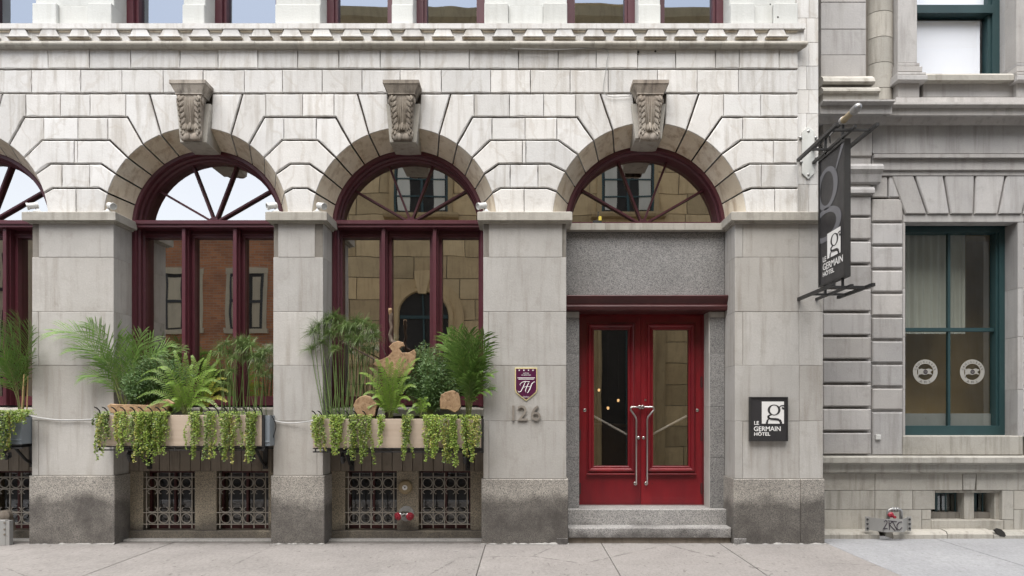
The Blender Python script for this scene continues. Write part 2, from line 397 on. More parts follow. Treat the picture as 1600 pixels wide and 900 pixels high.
# ------------------------------------------------------------------ the hotel
H = thing('hotel_building', 'pale stone hotel front with arched maroon windows and red double door', 'building', (-2.0, .3, 0))
PIERS = [(-6.16, -5.136), (-3.144, -2.52), (-.52, .52), (2.624, 3.728)]
ARCH = [(-7.16, 1.0), (-4.14, 1.0), (-1.52, 1.0), (1.572, 1.052)]
ZC, YW, YFR, YG = 4.07, .06, .40, .62
LEDT = 4.136
CL = [LEDT, 4.466, 4.772, 5.070, 5.36, 5.658, 5.964, 6.229]     # course lines of the rusticated wall
XL, XR = -9.2, 3.438

# body of the house behind its face: side wall, floors, closed back, so no sky shines through
g = G()
g.box(3.44, 3.72, .5, 7, -.2, 10.4); g.box(-9.6, 3.72, 6.8, 7.0, -.2, 10.4); g.box(-9.6, -9.3, .1, 7, -.2, 10.4)
g.box(-9.6, 3.72, .3, 7, 10.2, 10.45)
g.build('rear_wall', 'pier_stone', H)
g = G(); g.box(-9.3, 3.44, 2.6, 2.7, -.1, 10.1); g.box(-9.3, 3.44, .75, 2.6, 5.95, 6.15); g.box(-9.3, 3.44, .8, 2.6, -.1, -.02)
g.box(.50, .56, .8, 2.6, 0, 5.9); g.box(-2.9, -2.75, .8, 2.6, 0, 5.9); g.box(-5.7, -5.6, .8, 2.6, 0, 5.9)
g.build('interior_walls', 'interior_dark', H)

# backing of the rusticated wall, cut by the arches, shown only in the joints
def arch_pts(cx, r, a0, a1, n):                     # angles measured from the vertical, left negative
    return [(cx+r*math.sin(R(a0+(a1-a0)*i/n)), ZC+r*math.cos(R(a0+(a1-a0)*i/n))) for i in range(n+1)]
g = G(); xs = [XL]
poly = [(XL, 6.24), (XL, LEDT-.05)]
for cx, hw in ARCH:
    rr = 1.16*hw+.012
    if cx-rr > XL: pass
    poly += [(cx-rr, LEDT-.05)]+arch_pts(cx, rr, -87, 87, 28)+[(cx+rr, LEDT-.05)]
poly += [(XR-.004, LEDT-.05), (XR-.004, 6.24)]
me_g = G(); n = len(poly)
top = [(p[0], 6.24) for p in poly]
for i in range(n-1):                                # strip from outline up to the top edge
    a, b = poly[i], poly[i+1]
    if abs(a[0]-b[0]) < 1e-6: continue
    me_g.add([(a[0], YW+.03, a[1]), (b[0], YW+.03, b[1]), (b[0], YW+.03, 6.24), (a[0], YW+.03, 6.24)], [(0,1,2,3)])
me_g.box(XL, XR, .30, .36, 5.3, 6.24)
UW = me_g.build('upper_wall', 'joint_dark', H)

JA = [22.4, 35.2, 47.7, 60.3, 73.2]                 # joints of the arch ring, degrees from the crown
JT = [.588, .861, 1.087, 1.19, 1.216]               # where each joint meets its course line
def jpt(i, hw, side, cx): k = 1+(hw-1)*1.1; return (cx+side*JT[i]*k, CL[5-i])
KEY = 8.8
def boundary(c, ai, side):                          # outline against the arch, course c (0..4), listed bottom to top
    cx, hw = ARCH[ai]; r = 1.16*hw
    lo = 4-c                                        # joint index at the lower line of course c is 5-c, at the upper line 4-c
    pts = []; kinds = []
    if c == 0:
        a_low = math.degrees(math.acos((LEDT-ZC)/r)); pts.append((cx+side*r*math.sin(R(a_low)), LEDT, True))
    else:
        j = jpt(5-c, hw, side, cx); pts.append((j[0], CL[c], False)); a_low = JA[5-c]
    a_hi = JA[4-c]
    arc = arch_pts(cx, r, side*a_low, side*a_hi, 5)
    pts += [(x, z, True) for x, z in (arc if c else arc[1:])]
    j = jpt(4-c, hw, side, cx); pts.append((j[0], CL[c+1], False))
    return pts, ai
def make_block(left, right, c, la, ra):
    # left/right: lists bottom to top of (x, z, on_arc)
    P = [(x, z, a, ra) for x, z, a in right]+[(x, z, a, la) for x, z, a in reversed(left)]
    n = len(P); pts = [(p[0], p[1]) for p in P]; dist = []
    for i in range(n):
        p, q = P[i], P[(i+1) % n]
        dx, dz = q[0]-p[0], q[1]-p[1]
        if p[2] and q[2] and p[3] == q[3]: dist.append(0)
        elif abs(dx) < 1e-5: dist.append(.0022)
        elif abs(dz) < 1e-5: dist.append(.0092)
        else: dist.append(.0105)
    Q = offset_poly(pts, dist); bev = .009
    F1 = offset_poly(Q, [bev if d > .005 else (.003 if d else .006) for d in dist])
    back = []
    for (x, z), p in zip(Q, P):
        if p[2]:                                    # splayed soffit down to the window frame
            cx, hw = ARCH[p[3]]; k = (1.0*hw)/(1.16*hw); back.append((cx+(x-cx)*k, ZC+(z-ZC)*k, YFR))
        else: back.append((x, z, YFR-.05))
    yf = YW+random.uniform(-.004, .004); tx, tz = random.gauss(0, .006), random.gauss(0, .008)
    mx_, mz_ = sum(q[0] for q in Q)/n, sum(q[1] for q in Q)/n
    F2, Q2, B2, A2 = [], [], [], []                 # straight arrises get small dents and chips
    for i in range(n):
        j = (i+1) % n; arc_ = P[i][2] and P[j][2] and P[i][3] == P[j][3]
        F2.append(F1[i]); Q2.append(Q[i]); B2.append(back[i]); A2.append(arc_)
        L_ = math.hypot(Q[j][0]-Q[i][0], Q[j][1]-Q[i][1])
        if arc_ or L_ < .08: continue
        nx, nz = -(Q[j][1]-Q[i][1])/L_, (Q[j][0]-Q[i][0])/L_
        kk = max(2, int(L_/.07))
        for t_ in range(1, kk):
            t = (t_+random.uniform(-.3, .3))/kk; e1 = abs(random.gauss(0, .0016)); e2 = e1+abs(random.gauss(0, .002))+(random.uniform(.006, .014) if random.random() < .05 else 0)
            lp = lambda U: (U[i][0]+(U[j][0]-U[i][0])*t, U[i][1]+(U[j][1]-U[i][1])*t)
            p1, p2 = lp(Q), lp(F1); Q2.append((p1[0]+nx*e1, p1[1]+nz*e1)); F2.append((p2[0]+nx*e2, p2[1]+nz*e2))
            b3 = [back[i][k]+(back[j][k]-back[i][k])*t for k in range(3)]; B2.append(tuple(b3)); A2.append(False)
    n = len(F2); yy = lambda x, z: yf+tx*(x-mx_)+tz*(z-mz_)
    g = G(); vs = [(x, yy(x, z), z) for x, z in F2]+[(x, yy(x, z)+bev, z) for x, z in Q2]+[(x, y, z) for x, z, y in B2]
    g.add(vs, [tuple(range(n))])
    for i in range(n):
        j = (i+1) % n
        g.add([vs[i], vs[j], vs[n+j], vs[n+i]], [(0,1,2,3)], 0)
        g.add([vs[n+i], vs[n+j], vs[2*n+j], vs[2*n+i]], [(0,1,2,3)], 1 if A2[i] else 0)
    o = g.build('stone_block', ['white_stone', 'soiled_bounce_stone'], UW, fixn=False)
    return o
def straight(x, c): return [(x, CL[c], False), (x, CL[c+1], False)]
OFF = [None, .12, .30, 0.02, 0.02]
def fill(c, la, ra, x0, x1, stag):
    L = boundary(c, la, 1)[0] if la is not None else straight(x0, c)
    Rr = boundary(c, ra, -1)[0] if ra is not None else straight(x1, c)
    a = max(p[0] for p in L) if la is not None else x0
    b = min(p[0] for p in Rr) if ra is not None else x1
    cuts = []
    if b-a > .30:
        s = (a+OFF[c]) if (la is not None and OFF[c] is not None) else a
        e = (b-OFF[c]) if (ra is not None and OFF[c] is not None) else b
        n = max(1, round((e-s)/.50)); cuts = [s+(e-s)*k/n for k in range(0 if la is not None else 1, n+(1 if ra is not None else 0))]
        cuts = [q+random.uniform(-.035, .035)*(0 < i < len(cuts)-1) for i, q in enumerate(cuts)]
        if c == 0: cuts = cuts[1:-1] if len(cuts) > 2 else ([] if b-a < .45 else [(a+b)/2])
        if c == 1 and b-a < .5: cuts = [(a+b)/2-.06]
    segs = [L]+[straight(q, c) for q in cuts]+[Rr]
    for i in range(len(segs)-1):
        make_block(segs[i], segs[i+1], c, la if i == 0 else None, ra if i == len(segs)-2 else None)
for c in range(5):
    fill(c, 0, 1, 0, 0, 0); fill(c, 1, 2, 0, 0, 0); fill(c, 2, 3, 0, 0, 0); fill(c, 3, None, 0, XR, 0)
for ai, (cx, hw) in enumerate(ARCH):                # the two ring stones beside each keystone
    for sd_ in (-1, 1):
        r = 1.16*hw; j = jpt(0, hw, sd_, cx); kx = cx+sd_*.20
        if sd_ < 0:
            arc = [(x, z, True) for x, z in arch_pts(cx, r, -JA[0], -KEY, 5)]
            make_block([arc[0], (j[0], j[1], False)], arc[1:]+[(kx, CL[5], False)], 4, ai, ai)
        else:
            arc = [(x, z, True) for x, z in arch_pts(cx, r, KEY, JA[0], 5)]
            make_block([arc[0], (kx, CL[5], False)], arc[1:]+[(j[0], j[1], False)], 4, ai, ai)
for c, sh in ((5, .25), (6, 0.0)):                  # two plain courses above the arches
    x = XL-sh
    while x < XR-.02:
        w = random.choice([.48, .50, .52, .50, .62, .30 if random.random() < .3 else .5]); x1 = min(x+w, XR)
        if XR-x1 < .2: x1 = XR
        make_block(straight(max(x, XL), c), straight(x1, c), c, None, None); x = x1
# smooth quoin strip at the corner
for i, (za, zb) in enumerate(zip([LEDT, 4.53, 4.83, 5.13, 5.43, 5.73, 6.03, 6.33, 6.64, 6.95, 7.3], [4.53, 4.83, 5.13, 5.43, 5.73, 6.03, 6.33, 6.64, 6.95, 7.3, 7.7])):
    for (a, b) in ((3.442, 3.57 if i % 2 else 3.60), (3.57 if i % 2 else 3.60, 3.72)):
        g = G(); g.box(a+.0015, b-.0015, .115+random.uniform(0, .003), .5, za+.0015, zb-.0015, .003); g.build('quoin_block', 'white_stone', UW)
g = G(); g.box(3.44, 3.715, .13, .45, LEDT, 10.2); g.build('quoin_core', 'mortar', H)

for (x, y, q) in ((997, 81, .018), (996, 85, .012), (1024, 80, .014), (953, 123, .012), (1070, 122, .014), (1068, 125, .01), (1204, 6, .01), (1216, 26, .012)):
    X, Z = px(x, y, YW); g = G(); yy = YW-.004 if y > 40 else .066; g.lathe((X, yy+.004, Z), (0, -1, 0), [(0, q), (.0015, q*.9)], 9); g.build('bolt_hole_shade', 'interior_dark', H)  # dark discs on the stone paint the shade inside small bolt holes
# keystones with carved consoles
def console(ai):
    CM = 'carved_dark' if ai == 2 else 'carved_stone'; cx, hw = ARCH[ai]; cx -= .025*(ai == 3); zk = ZC+.945*hw
    g = G(); g.prism([(cx-.165, zk), (cx+.165, zk), (cx+.215, 5.50), (cx-.215, 5.50)], -.005, YFR+.02, .006)
    k = g.build('keystone', 'ledge_stone', H)
    def T(g):
        g.v = [(x, y*.48 if y < 0 else y, 5.02+(z-5.02)*1.10 if z > 5.02 else z) for x, y, z in g.v]; return g
    g = G()                                         # moulded cap
    for (h0, h1, w0, w1, y0, y1) in ((5.515, 5.535, .165, .165, -.265, -.265), (5.535, 5.62, .165, .215, -.27, -.325), (5.62, 5.66, .222, .222, -.335, -.335)):
        g.add([(cx-w0, y0, h0), (cx+w0, y0, h0), (cx+w0, YW+.02, h0), (cx-w0, YW+.02, h0), (cx-w1, y1, h1), (cx+w1, y1, h1), (cx+w1, YW+.02, h1), (cx-w1, YW+.02, h1)],
              [(0,3,2,1),(4,5,6,7),(0,1,5,4),(1,2,6,5),(2,3,7,6),(3,0,4,7)])
    T(g).build('console_cap', CM, k)
    prof = [(-.235, 5.515), (-.245, 5.46), (-.235, 5.39), (-.20, 5.30), (-.165, 5.22), (-.145, 5.15), (-.15, 5.10), (-.17, 5.07), (-.165, 5.035), (-.13, 5.02), (-.05, 5.02)]
    g = G(); n = len(prof); vs = []
    for (y, z) in prof:
        w = .115+(z-5.02)*.075; vs += [(cx-w, y, z), (cx+w, y, z)]
    back = [(cx-.115, .02, 5.02), (cx+.115, .02, 5.02), (cx-.15, .02, 5.515), (cx+.15, .02, 5.515)]
    fs = [(2*i, 2*i+1, 2*i+3, 2*i+2) for i in range(n-1)]
    g.add(vs, fs)
    side = [2*i for i in range(n)]; V = len(vs)
    g.add(vs+back, [tuple(2*i for i in range(n))+(V, V+2), tuple(2*i+1 for i in range(n))[::-1]+(V+3, V+1), (0, 1, V+3, V+2)])
    body = T(g).build('console_scroll', CM, k)
    def yat(z):
        for (y0, z0), (y1, z1) in zip(prof, prof[1:]):
            if z1 <= z <= z0: return y0+(y1-y0)*(z0-z)/max(1e-6, z0-z1)
        return prof[-1][0]
    g = G()
    def lobe(x, z, ang, ln, wd, th):                # a carved leaf lobe, raised along its midrib and curling at the tip
        d = Vector((math.sin(ang), -math.cos(ang))); s_ = Vector((d.y, -d.x)); rows = []
        for t, w, h in ((0, .35, .3), (.3, .95, .8), (.62, 1, 1.0), (.85, .6, 1.25), (1, .12, 1.0)):
            c_ = Vector((x, z))+d*ln*t; rows.append([(c_+s_*wd*w*q, h) for q in (-1, -.45, 0, .45, 1)])
        vs = []; prf = (-.4, .55, .25, .55, -.4)
        for row in rows:
            for (p, h), e in zip(row, prf): vs.append((p.x, yat(min(5.515, max(5.021, p.y)))-2.8*th*h*max(e, -.3), p.y))
        g.add(vs, [(i*5+j, i*5+j+1, i*5+j+6, i*5+j+5) for i in range(4) for j in range(4)])
    for s_ in (-1, 1):
        for i in range(7):
            z = 5.50-i*.058; w = .115+(z-5.02)*.075
            lobe(cx+s_*w*.42, z, s_*(.75-.04*i), .098, .027, .030)
            lobe(cx+s_*w*.74, z+.012, s_*(.30), .075, .022, .034)
        for i in range(3): lobe(cx+s_*(.012+.02*i), 5.50-.01*i, s_*.03, .36-.07*i, .010, .020)
    for q in (-.05, -.02, .02, .05): lobe(cx+q, 5.20, q*5, .085, .020, .040)
    lobe(cx, 5.215, 0, .10, .026, .055)
    T(g).build('acanthus_leaf', CM, k, True)
    for x0, x1 in ((-.108, -.008), (.008, .108)):
        g = G(); g.tube([(cx+x0, -.148, 5.058), (cx+x0+.02, -.150, 5.058), (cx+x1-.02, -.150, 5.058), (cx+x1, -.148, 5.058)], [.028, .043, .043, .028], 12); T(g).build('scroll_roll', CM, k, True)
    for s_ in (-1, 1):                              # volutes on the flanks
        g = G(); g.lathe((cx+s_*.148, -.17, 5.455), (s_, 0, 0), [(0, .052), (.012, .048), (.012, .03), (.022, .02)], 14); T(g).build('volute', CM, k, True)
        g = G(); g.lathe((cx+s_*.118, -.12, 5.08), (s_, 0, 0), [(0, .048), (.012, .044), (.02, .02)], 14); T(g).build('volute', CM, k, True)
for ai in (1, 2, 3): console(ai)

# piers: core, stacked stones, granite plinth, ledge
def pier(i):
    x0, x1 = PIERS[i]
    g = G(); g.box(x0+.006, x1-.006, .006, .78, 0, LEDT-.12); core = g.build('pier', 'mortar', H)
    ys = [pZ(q, 0) for q in (743 if i < 2 else 748, 658, 571, 487, 402, 344)]
    for k in range(5):
        za, zb = ys[k]+.0015, ys[k+1]-.0015
        cuts = [x0, x1]
        if k in (0, 2, 4):
            if i == 0: cuts = [x0, x0+.085, x1]
            if i == 1: cuts = [x0, x1-.075, x1] if k != 4 else [x0, x0+.06, x1-.10, x1]
            if i == 2: cuts = [x0, x0+.07, x1] if k != 4 else [x0, x0+.07, x1-.05, x1]
            if i == 3: cuts = [x0, x0+.10, x1]
        if i == 3: cuts = cuts[:-1]+[x1-.30, x1]
        for a, b in zip(cuts, cuts[1:]):
            g = G(); yf = random.uniform(-.002, .002)
            if k == 4 and (b-a) < .11 and i < 3: yf += .02
            g.box(a+.0016, b-.0016, yf, .80 if i < 3 else .79, za, zb, .004); g.build('stone_block', 'pier_stone', core)
    e = .022; zt = ys[0]-.002
    cuts = [x0-e, x1+e] if i < 3 else [x0-e, x1-.29, x1+.012]
    for a, b in zip(cuts, cuts[1:]):
        g = G(); g.box(a+.001, b-.001, -e, .8, -.05, zt, .008); g.build('plinth_block', 'granite_plinth', core)
    g = G(); nn = 26; xs_ = [x0-.03+(x1-x0+.06)*q/nn for q in range(nn+1)]; w_ = [max(.001, random.gauss(.006, .008)) for _ in xs_]
    g.add([(x, -e-.001, .004+.9*w) for x, w in zip(xs_, w_)]+[(x, -e-.008-w, .0025) for x, w in zip(xs_, w_)], [(q, q+1, nn+2+q, nn+1+q) for q in range(nn)]); g.build('mortar_line', 'mortar_patch', core)
    # ledge with a sloping top and chamfered underside
    o = .068; xl, xr = x0-o, (x1+o if i < 3 else x1+.005)
    zt = pZ(330, -.08); zb = pZ(344.5, -.08); g = G()
    def ringz(y, ins, z): return [(xl+ins, y+ins, z), (xr-ins*(i < 3), y+ins, z), (xr-ins*(i < 3), YFR-.006, z), (xl+ins, YFR-.006, z)]
    rs = [ringz(-.08, .045, zb-.018), ringz(-.08, .040, zb), ringz(-.08, 0, zb+.006), ringz(-.08, 0, zt-.012), ringz(-.08, .02, zt)]
    vs = [q for r in rs for q in r]; fs = [(3,2,1,0), (16,17,18,19)]
    for k in range(4):
        for j in range(4): l = (j+1) % 4; fs.append((k*4+j, k*4+l, k*4+4+l, k*4+4+j))
    g.add(vs, fs); g.build('ledge', 'ledge_stone', core)
    return core
for i in range(4): pier(i)

# moulded string course with its row of trapezoid blocks
g = G(); yc = .02
zA, zB, zC_, zD = pZ(38.5, yc), pZ(46.5, yc), pZ(64.5, yc), pZ(75, yc)
XE = pX(1259, yc)
g.prof([(.2, zA), (yc-.03, zA), (yc-.03, zB), (yc+.008, zB-.003), (yc+.008, zC_), (.2, zC_)], XL, XE-.015)
CO = g.build('cornice', 'white_stone', H)
nseg = 24; wseg = (XE-XL)/nseg
for k in range(nseg):                               # roll moulding in lengths
    g = G(); a, b = XL+k*wseg+.0015, XL+(k+1)*wseg-.0015
    pr = [(.2, zC_-.003)]+[(yc-.012-.032*math.sin(R(t)), (zC_+zD)/2+.034*math.cos(R(t))) for t in (10, 35, 60, 90, 120, 150)]+[(yc-.02, zD+.003), (YW+.03, zD-.004), (.2, zD-.004)]
    g.prof(pr, a, b, e1=(.55 if k == nseg-1 else 0)); g.build('roll_moulding', 'ledge_stone' if k % 1 == 0 else 'white_stone', CO)
per = 47.3*(D0+yc)/F; x = pX(1236.5, yc); zM = pZ(60.5, yc); tpl = None
while x > XL+.2:
    if tpl is None:
        g = G()                                     # raised trapezoid with a two-step lower edge
        g.prism([(-.127, zM+.020), (.127, zM+.020), (.086, zB-.001), (-.086, zB-.001)], yc-.022, yc+.012, .003)
        g.prism([(-.143, zM+.006), (.143, zM+.006), (.133, zM+.0195), (-.133, zM+.0195)], yc-.044, yc+.012, .002, m=0)
        g.prism([(-.130, zM-.008), (.130, zM-.008), (.136, zM+.0055), (-.136, zM+.0055)], yc-.027, yc+.012, .002, m=1)
        o = g.build('cornice_block', ['white_stone', 'soiled_bounce_stone'], CO); tpl = o.data
        g = G(); g.prism([(-.084, zB-.013), (.084, zB-.013), (.094, zB-.001), (-.094, zB-.001)], yc-.027, yc+.012, .002, m=0); g.prism([(-.068, zB-.030), (.068, zB-.030), (.083, zB-.0135), (-.083, zB-.0135)], yc-.012, yc+.012, .002, m=1)
        o2 = g.build('notch_moulding', ['ledge_stone', 'soiled_bounce_stone'], CO); tp2 = o2.data
    else:
        o = link('cornice_block', tpl, CO); o2 = link('notch_moulding', tp2, CO)
    o.location.x = x-per/2; o2.location.x = x; x -= per

# upper storey: piers and paired windows above the string course
Yu = .10
ops = [(-60, 53), (176, 285), (319, 430), (500, 612), (645, 757), (886, 998), (1032, 1141)]
ops = [(pX(a, Yu), pX(b, Yu)) for a, b in ops]
edges = [XL]+[q for o_ in ops for q in o_]+[3.44]
z0u = zA+.001
US = None
g = G(); g.box(XL, 3.43, .14, .5, 8.65, 10.2); US = g.build('upper_storey_wall', 'painted_stone', H)
for k in range(0, len(edges), 2):
    a, b = edges[k], edges[k+1]
    if b-a < .02: continue
    for (za, zb) in ((z0u, z0u+.30), (z0u+.302, 7.4), (7.402, 8.648)):
        g = G(); dy = .0 if za == z0u else .03
        if b-a > .7 and za == z0u:
            for (p, q, y) in ((a, a+.30, Yu-.03), (a+.302, b-.302, Yu+.02), (b-.30, b, Yu-.03)):
                g2 = G(); g2.box(p, q, y, .58, za, zb, .006); g2.build('stone_block', 'painted_stone', US)
        else:
            g.box(a, b, Yu+dy, .58, za, zb, .006); g.build('stone_block', 'painted_stone', US)
for (a, b) in ops:
    g = G(); zt = 8.6; yf = .40                     # sash frame
    for (p, q) in ((a, a+.09), (b-.09, b)):
        g.box(p+.001, q-.001, yf, .57, z0u, zt); s_ = 1 if p == a else -1
    g.box(a+.09, b-.09, yf+.03, .57, z0u, z0u+.035); g.box(a+.09, b-.09, yf, .57, zt-.1, zt); g.box(a+.09, b-.09, yf+.06, .57, 7.55, 7.61)
    for (p, q) in ((a+.09, a+.125), (b-.125, b-.09)): g.box(p, q, yf+.06, .565, z0u+.035, zt-.1)
    wf = g.build('upper_window', 'maroon', H)
    g = G(); g.add([(a+.12, .53, z0u+.03), (b-.12, .53, z0u+.03), (b-.12, .53, zt-.09), (a+.12, .53, zt-.09)], [(0,1,2,3)]); g.build('pane', 'upper_glass', wf)

# ---- arched windows
def fan_parts(win, cx, hw, zt, rg, yg, yb):
    hub = zt+.01
    for a in (30, 69, 111, 150):
        g = G(); d = Vector((math.cos(R(a)), 0, math.sin(R(a)))); nrm = Vector((-d.z, 0, d.x))
        L = .2
        while True:                                 # length until the frame
            q = Vector((cx, 0, hub))+d*L
            if math.hypot(q.x-cx, q.z-ZC) > rg+.01 or L > 2: break
            L += .01
        p0 = Vector((cx, 0, hub)); w = .012; vs = []
        for (t, s_, y) in ((0,-1,yb),(0,1,yb),(L,1,yb),(L,-1,yb),(0,-1,yg),(0,1,yg),(L,1,yg),(L,-1,yg)):
            q = p0+d*t+nrm*w*s_*(1 if y == yb else 1.25); vs.append((q.x, y, q.z))
        g.add(vs, [(0,1,2,3),(0,4,5,1),(1,5,6,2),(2,6,7,3),(3,7,4,0)]); g.build('radial_muntin', 'maroon', win)
    g = G(); pts = [(cx+.075*math.cos(R(t)), hub-.012+.085*math.sin(R(t))) for t in range(0, 181, 15)]
    g.prism(pts, yb-.02, yg, .006); g.build('hub', 'maroon', win)
def half_disc(cx, zt, r, y):
    a0 = math.asin((zt-ZC)/r); pts = [(cx+r*math.cos(a0+(math.pi-2*a0)*i/32), y, ZC+r*math.sin(a0+(math.pi-2*a0)*i/32)) for i in range(33)]
    g = G(); g.add(pts, [tuple(range(33))[::-1]]); return g
def arched_window(ai):
    cx, hw = ARCH[ai]; zt = 4.165
    g = G(); pr = [(1.012, YFR+.13), (1.012, YFR+.005), (.992, YFR-.008), (.955, YFR-.008), (.945, YFR+.012), (.945, YFR+.055), (.925, YFR+.075), (.925, YFR+.13), (.905, YFR+.15), (.905, YG+.04)]
    g.arch(pr, cx, ZC, 1.72)
    win = g.build('arched_window', 'maroon', H, False)
    g = G(); g.prof([(YG+.03, zt), (YFR+.02, zt), (YFR-.025, zt-.012), (YFR-.035, zt-.022), (YFR-.035, zt-.06), (YFR-.015, zt-.075), (YFR-.015, zt-.10), (YFR+.06, zt-.105), (YG+.03, zt-.105)], cx-.985, cx+.985)
    g.build('transom', 'maroon', win)
    half_disc(cx, zt-.01, .915, YG).build('fan_pane', 'coated_glass', win, fixn=False)
    fan_parts(win, cx, hw, zt, .905, YG-.006, YG-.05)
    xs = [cx-.924, cx-.41, cx-.255, cx+.26, cx+.414, cx+.93]
    zb, zh = 1.86, 3.97
    for k in range(3):
        a, b = xs[2*k], xs[2*k+1]; g = G(); w = .03   # sash of each light, with its glass
        g.box(a-.035, a+.004, YG-.07, YG+.03, zb-.12, 4.07); g.box(b-.004, b+.035, YG-.07, YG+.03, zb-.12, 4.07)
        g.box(a+.004, b-.004, YG-.07, YG+.03, zh, 4.065); g.box(a+.004, b-.004, YG-.07, YG+.03, zb-.12, zb)
        g.prof([(YG-.069, zh+.03), (YG-.09, zh+.034), (YG-.09, zh+.05), (YG-.069, zh+.055)], a-.03, b+.03)
        sash = g.build('sash', 'maroon', win)
        g = G(); g.add([(a, YG, zb), (b, YG, zb), (b, YG, zh), (a, YG, zh)], [(0,1,2,3)]); g.build('pane', 'coated_glass', win)
    for xm in (cx-.335, cx+.337):
        g = G(); g.box(xm-.024, xm+.024, YFR+.02, YG+.02, zb-.12, 4.062, .004); g.box(xm-.043, xm+.043, YFR+.075, YG+.02, zb-.12, 4.062)
        g.build('mullion', 'maroon', win)
    # curtain wall edge inside
    return win
for ai in (0, 1, 2): arched_window(ai)
# fanlight over the door
cx, hw = ARCH[3]; zt = pZ(348, .40)
g = G(); k = hw
g.arch([(1.012*k, YFR+.13), (1.012*k, YFR+.005), (.992*k, YFR-.008), (.96*k, YFR-.008), (.95*k, YFR+.012), (.95*k, YFR+.055), (.93*k, YFR+.075), (.925*k, YFR+.14), (.905*k, YG+.04)], cx, ZC)
win = g.build('fanlight', 'maroon', H)
half_disc(cx, zt, .915*k, YG).build('fan_pane', 'coated_glass', win, fixn=False); fan_parts(win, cx, hw, zt+.01, .905*k, YG-.006, YG-.05)
g = G(); g.box(cx-1.0, cx+1.0, YFR+.04, YG+.03, zt-.03, zt+.022); g.build('bottom_rail', 'maroon', win)
zs0, zs1 = pZ(359.5, .33), pZ(348.5, .33)
for a, b in ((.524, 1.05), (1.053, 2.08), (2.083, 2.62)):
    g = G(); g.box(a, b, .33, YG, zs0, zs1, .005); g.build('fanlight_sill', 'ledge_stone', win)

# ---- below the windows: sill, grooved apron, basement openings with grilles
def grille_geo():
    g = G(); w, h = .66, .72; t = .005              # bars of the grille, origin at its lower left
    zs = [.055, .205, .515, .665]
    for i in range(5): xx = .035+i*(w-.07)/4; g.box(xx-t, xx+t, -.012, .004, 0, h)
    for z in zs: g.box(-.015, w+.015, -.016, 0, z-t, z+t)
    return g, zs, w
gg, zs, gw = grille_geo(); GR = None; RG = None; SC = None
def make_grille(x, z, y, parent):
    global GR, RG, SC
    if GR is None: o = gg.build('window_grille', 'grille_paint', parent); GR = o.data
    else: o = link('window_grille', GR, parent)
    o.matrix_parent_inverse = Matrix.Identity(4); o.location = Vector((x, y, z))-worldloc(parent)
    cw = (gw-.07)/4
    for i in range(4):
        xc = .035+cw*(i+.5)
        for zc in ((zs[0]+zs[1])/2, (zs[2]+zs[3])/2):
            if RG is None:
                g = G(); g.ring((0, 0),   .065, .057, -.01, .003, n=20); c_ = g.build('ring', 'grille_paint', o); RG = c_.data
            else: c_ = link('ring', RG, o)
            c_.matrix_parent_inverse = Matrix.Identity(4); c_.location = (xc, 0, zc)
        for zc, s_ in ((zs[1], 1), (zs[2], -1)):
            if SC is None:
                g = G()                             # flat C scroll resting on the bar, its ends curled in
                pts = [(.060*math.cos(R(t)), -.004, .040+.034*math.sin(R(t))) for t in range(-205, 26, 12)]
                pts = [(-.034, -.004, .066), (-.047, -.004, .064)]+pts+[(.047, -.004, .064), (.034, -.004, .066)]
                g.tube(pts, .0052, 6); c_ = g.build('scroll', 'grille_paint', o); SC = c_.data
            else: c_ = link('scroll', SC, o)
            c_.matrix_parent_inverse = Matrix.Identity(4); c_.location = (xc, 0, zc)
            if s_ < 0: c_.rotation_euler = (0, R(180), 0)
    return o
YB = .32
STRIP = None
def bay(ai):
    global STRIP
    cx = ARCH[ai][0]
    g = G(); g.box(cx-.998, cx+.998, YB+.10, YB+.12, .88, 1.62); ap = g.build('apron', 'joint_dark', H)
    n = 15; w = 1.996/n
    for k in range(n):
        if STRIP is None:
            g = G(); g.box(.0035, w-.0035, 0, .095, .885, 1.60, .004); o = g.build('panel_strip', 'stained_apron', ap); STRIP = o.data
        else: o = link('panel_strip', STRIP, ap)
        o.location = (cx-.998+k*w, YB+random.uniform(0, .003), 0)
    g = G(); g.prof([(YB-.06, 1.60), (YB-.06, 1.68), (YB-.05, 1.69), (YG+.1, 1.725), (YG+.1, 1.60)], cx-.997, cx+.997); g.build('window_sill', 'ledge_stone', H)
    segs = [(-.998, -.81), (-.14, .143), (.815, .998)]
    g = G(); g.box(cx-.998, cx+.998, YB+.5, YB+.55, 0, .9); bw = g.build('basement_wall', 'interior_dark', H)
    for a, b in segs:
        g = G(); g.box(cx+a, cx+b, YB, YB+.35, .118, .884, .004); g.build('granite_block', 'granite_warm', bw)
    g = G(); g.box(cx-.998, cx+.998, YB-.03, YB+.5, -.03, .115, .006); g.build('basement_kerb', 'granite_warm', bw)
    g = G(); g.box(cx-.99, cx+.99, YB-.16, YB-.031, -.03, .022, .01); g.build('mortar_fillet', 'mortar_patch', bw)
    for a, b in ((-.81, -.14), (.143, .815)):
        g = G(); f = .028; y = YB+.16               # small casement behind the grille
        g.box(cx+a, cx+a+f, y, y+.05, .115, .884); g.box(cx+b-f, cx+b, y, y+.05, .115, .884); g.box(cx+a+f, cx+b-f, y, y+.05, .85, .884); g.box(cx+a+f, cx+b-f, y, y+.05, .115, .16); g.box(cx+(a+b)/2-.014, cx+(a+b)/2+.014, y, y+.05, .16, .85)
        fr = g.build('basement_window', 'dark_maroon', H)
        g = G(); g.add([(cx+a+.02, y+.03, .15), (cx+b-.02, y+.03, .15), (cx+b-.02, y+.03, .86), (cx+a+.02, y+.03, .86)], [(0,1,2,3)]); g.build('pane', 'dark_glass', fr)
        make_grille(cx+a+.005, .14, YB+.02, H)
for ai in (0, 1, 2): bay(ai)

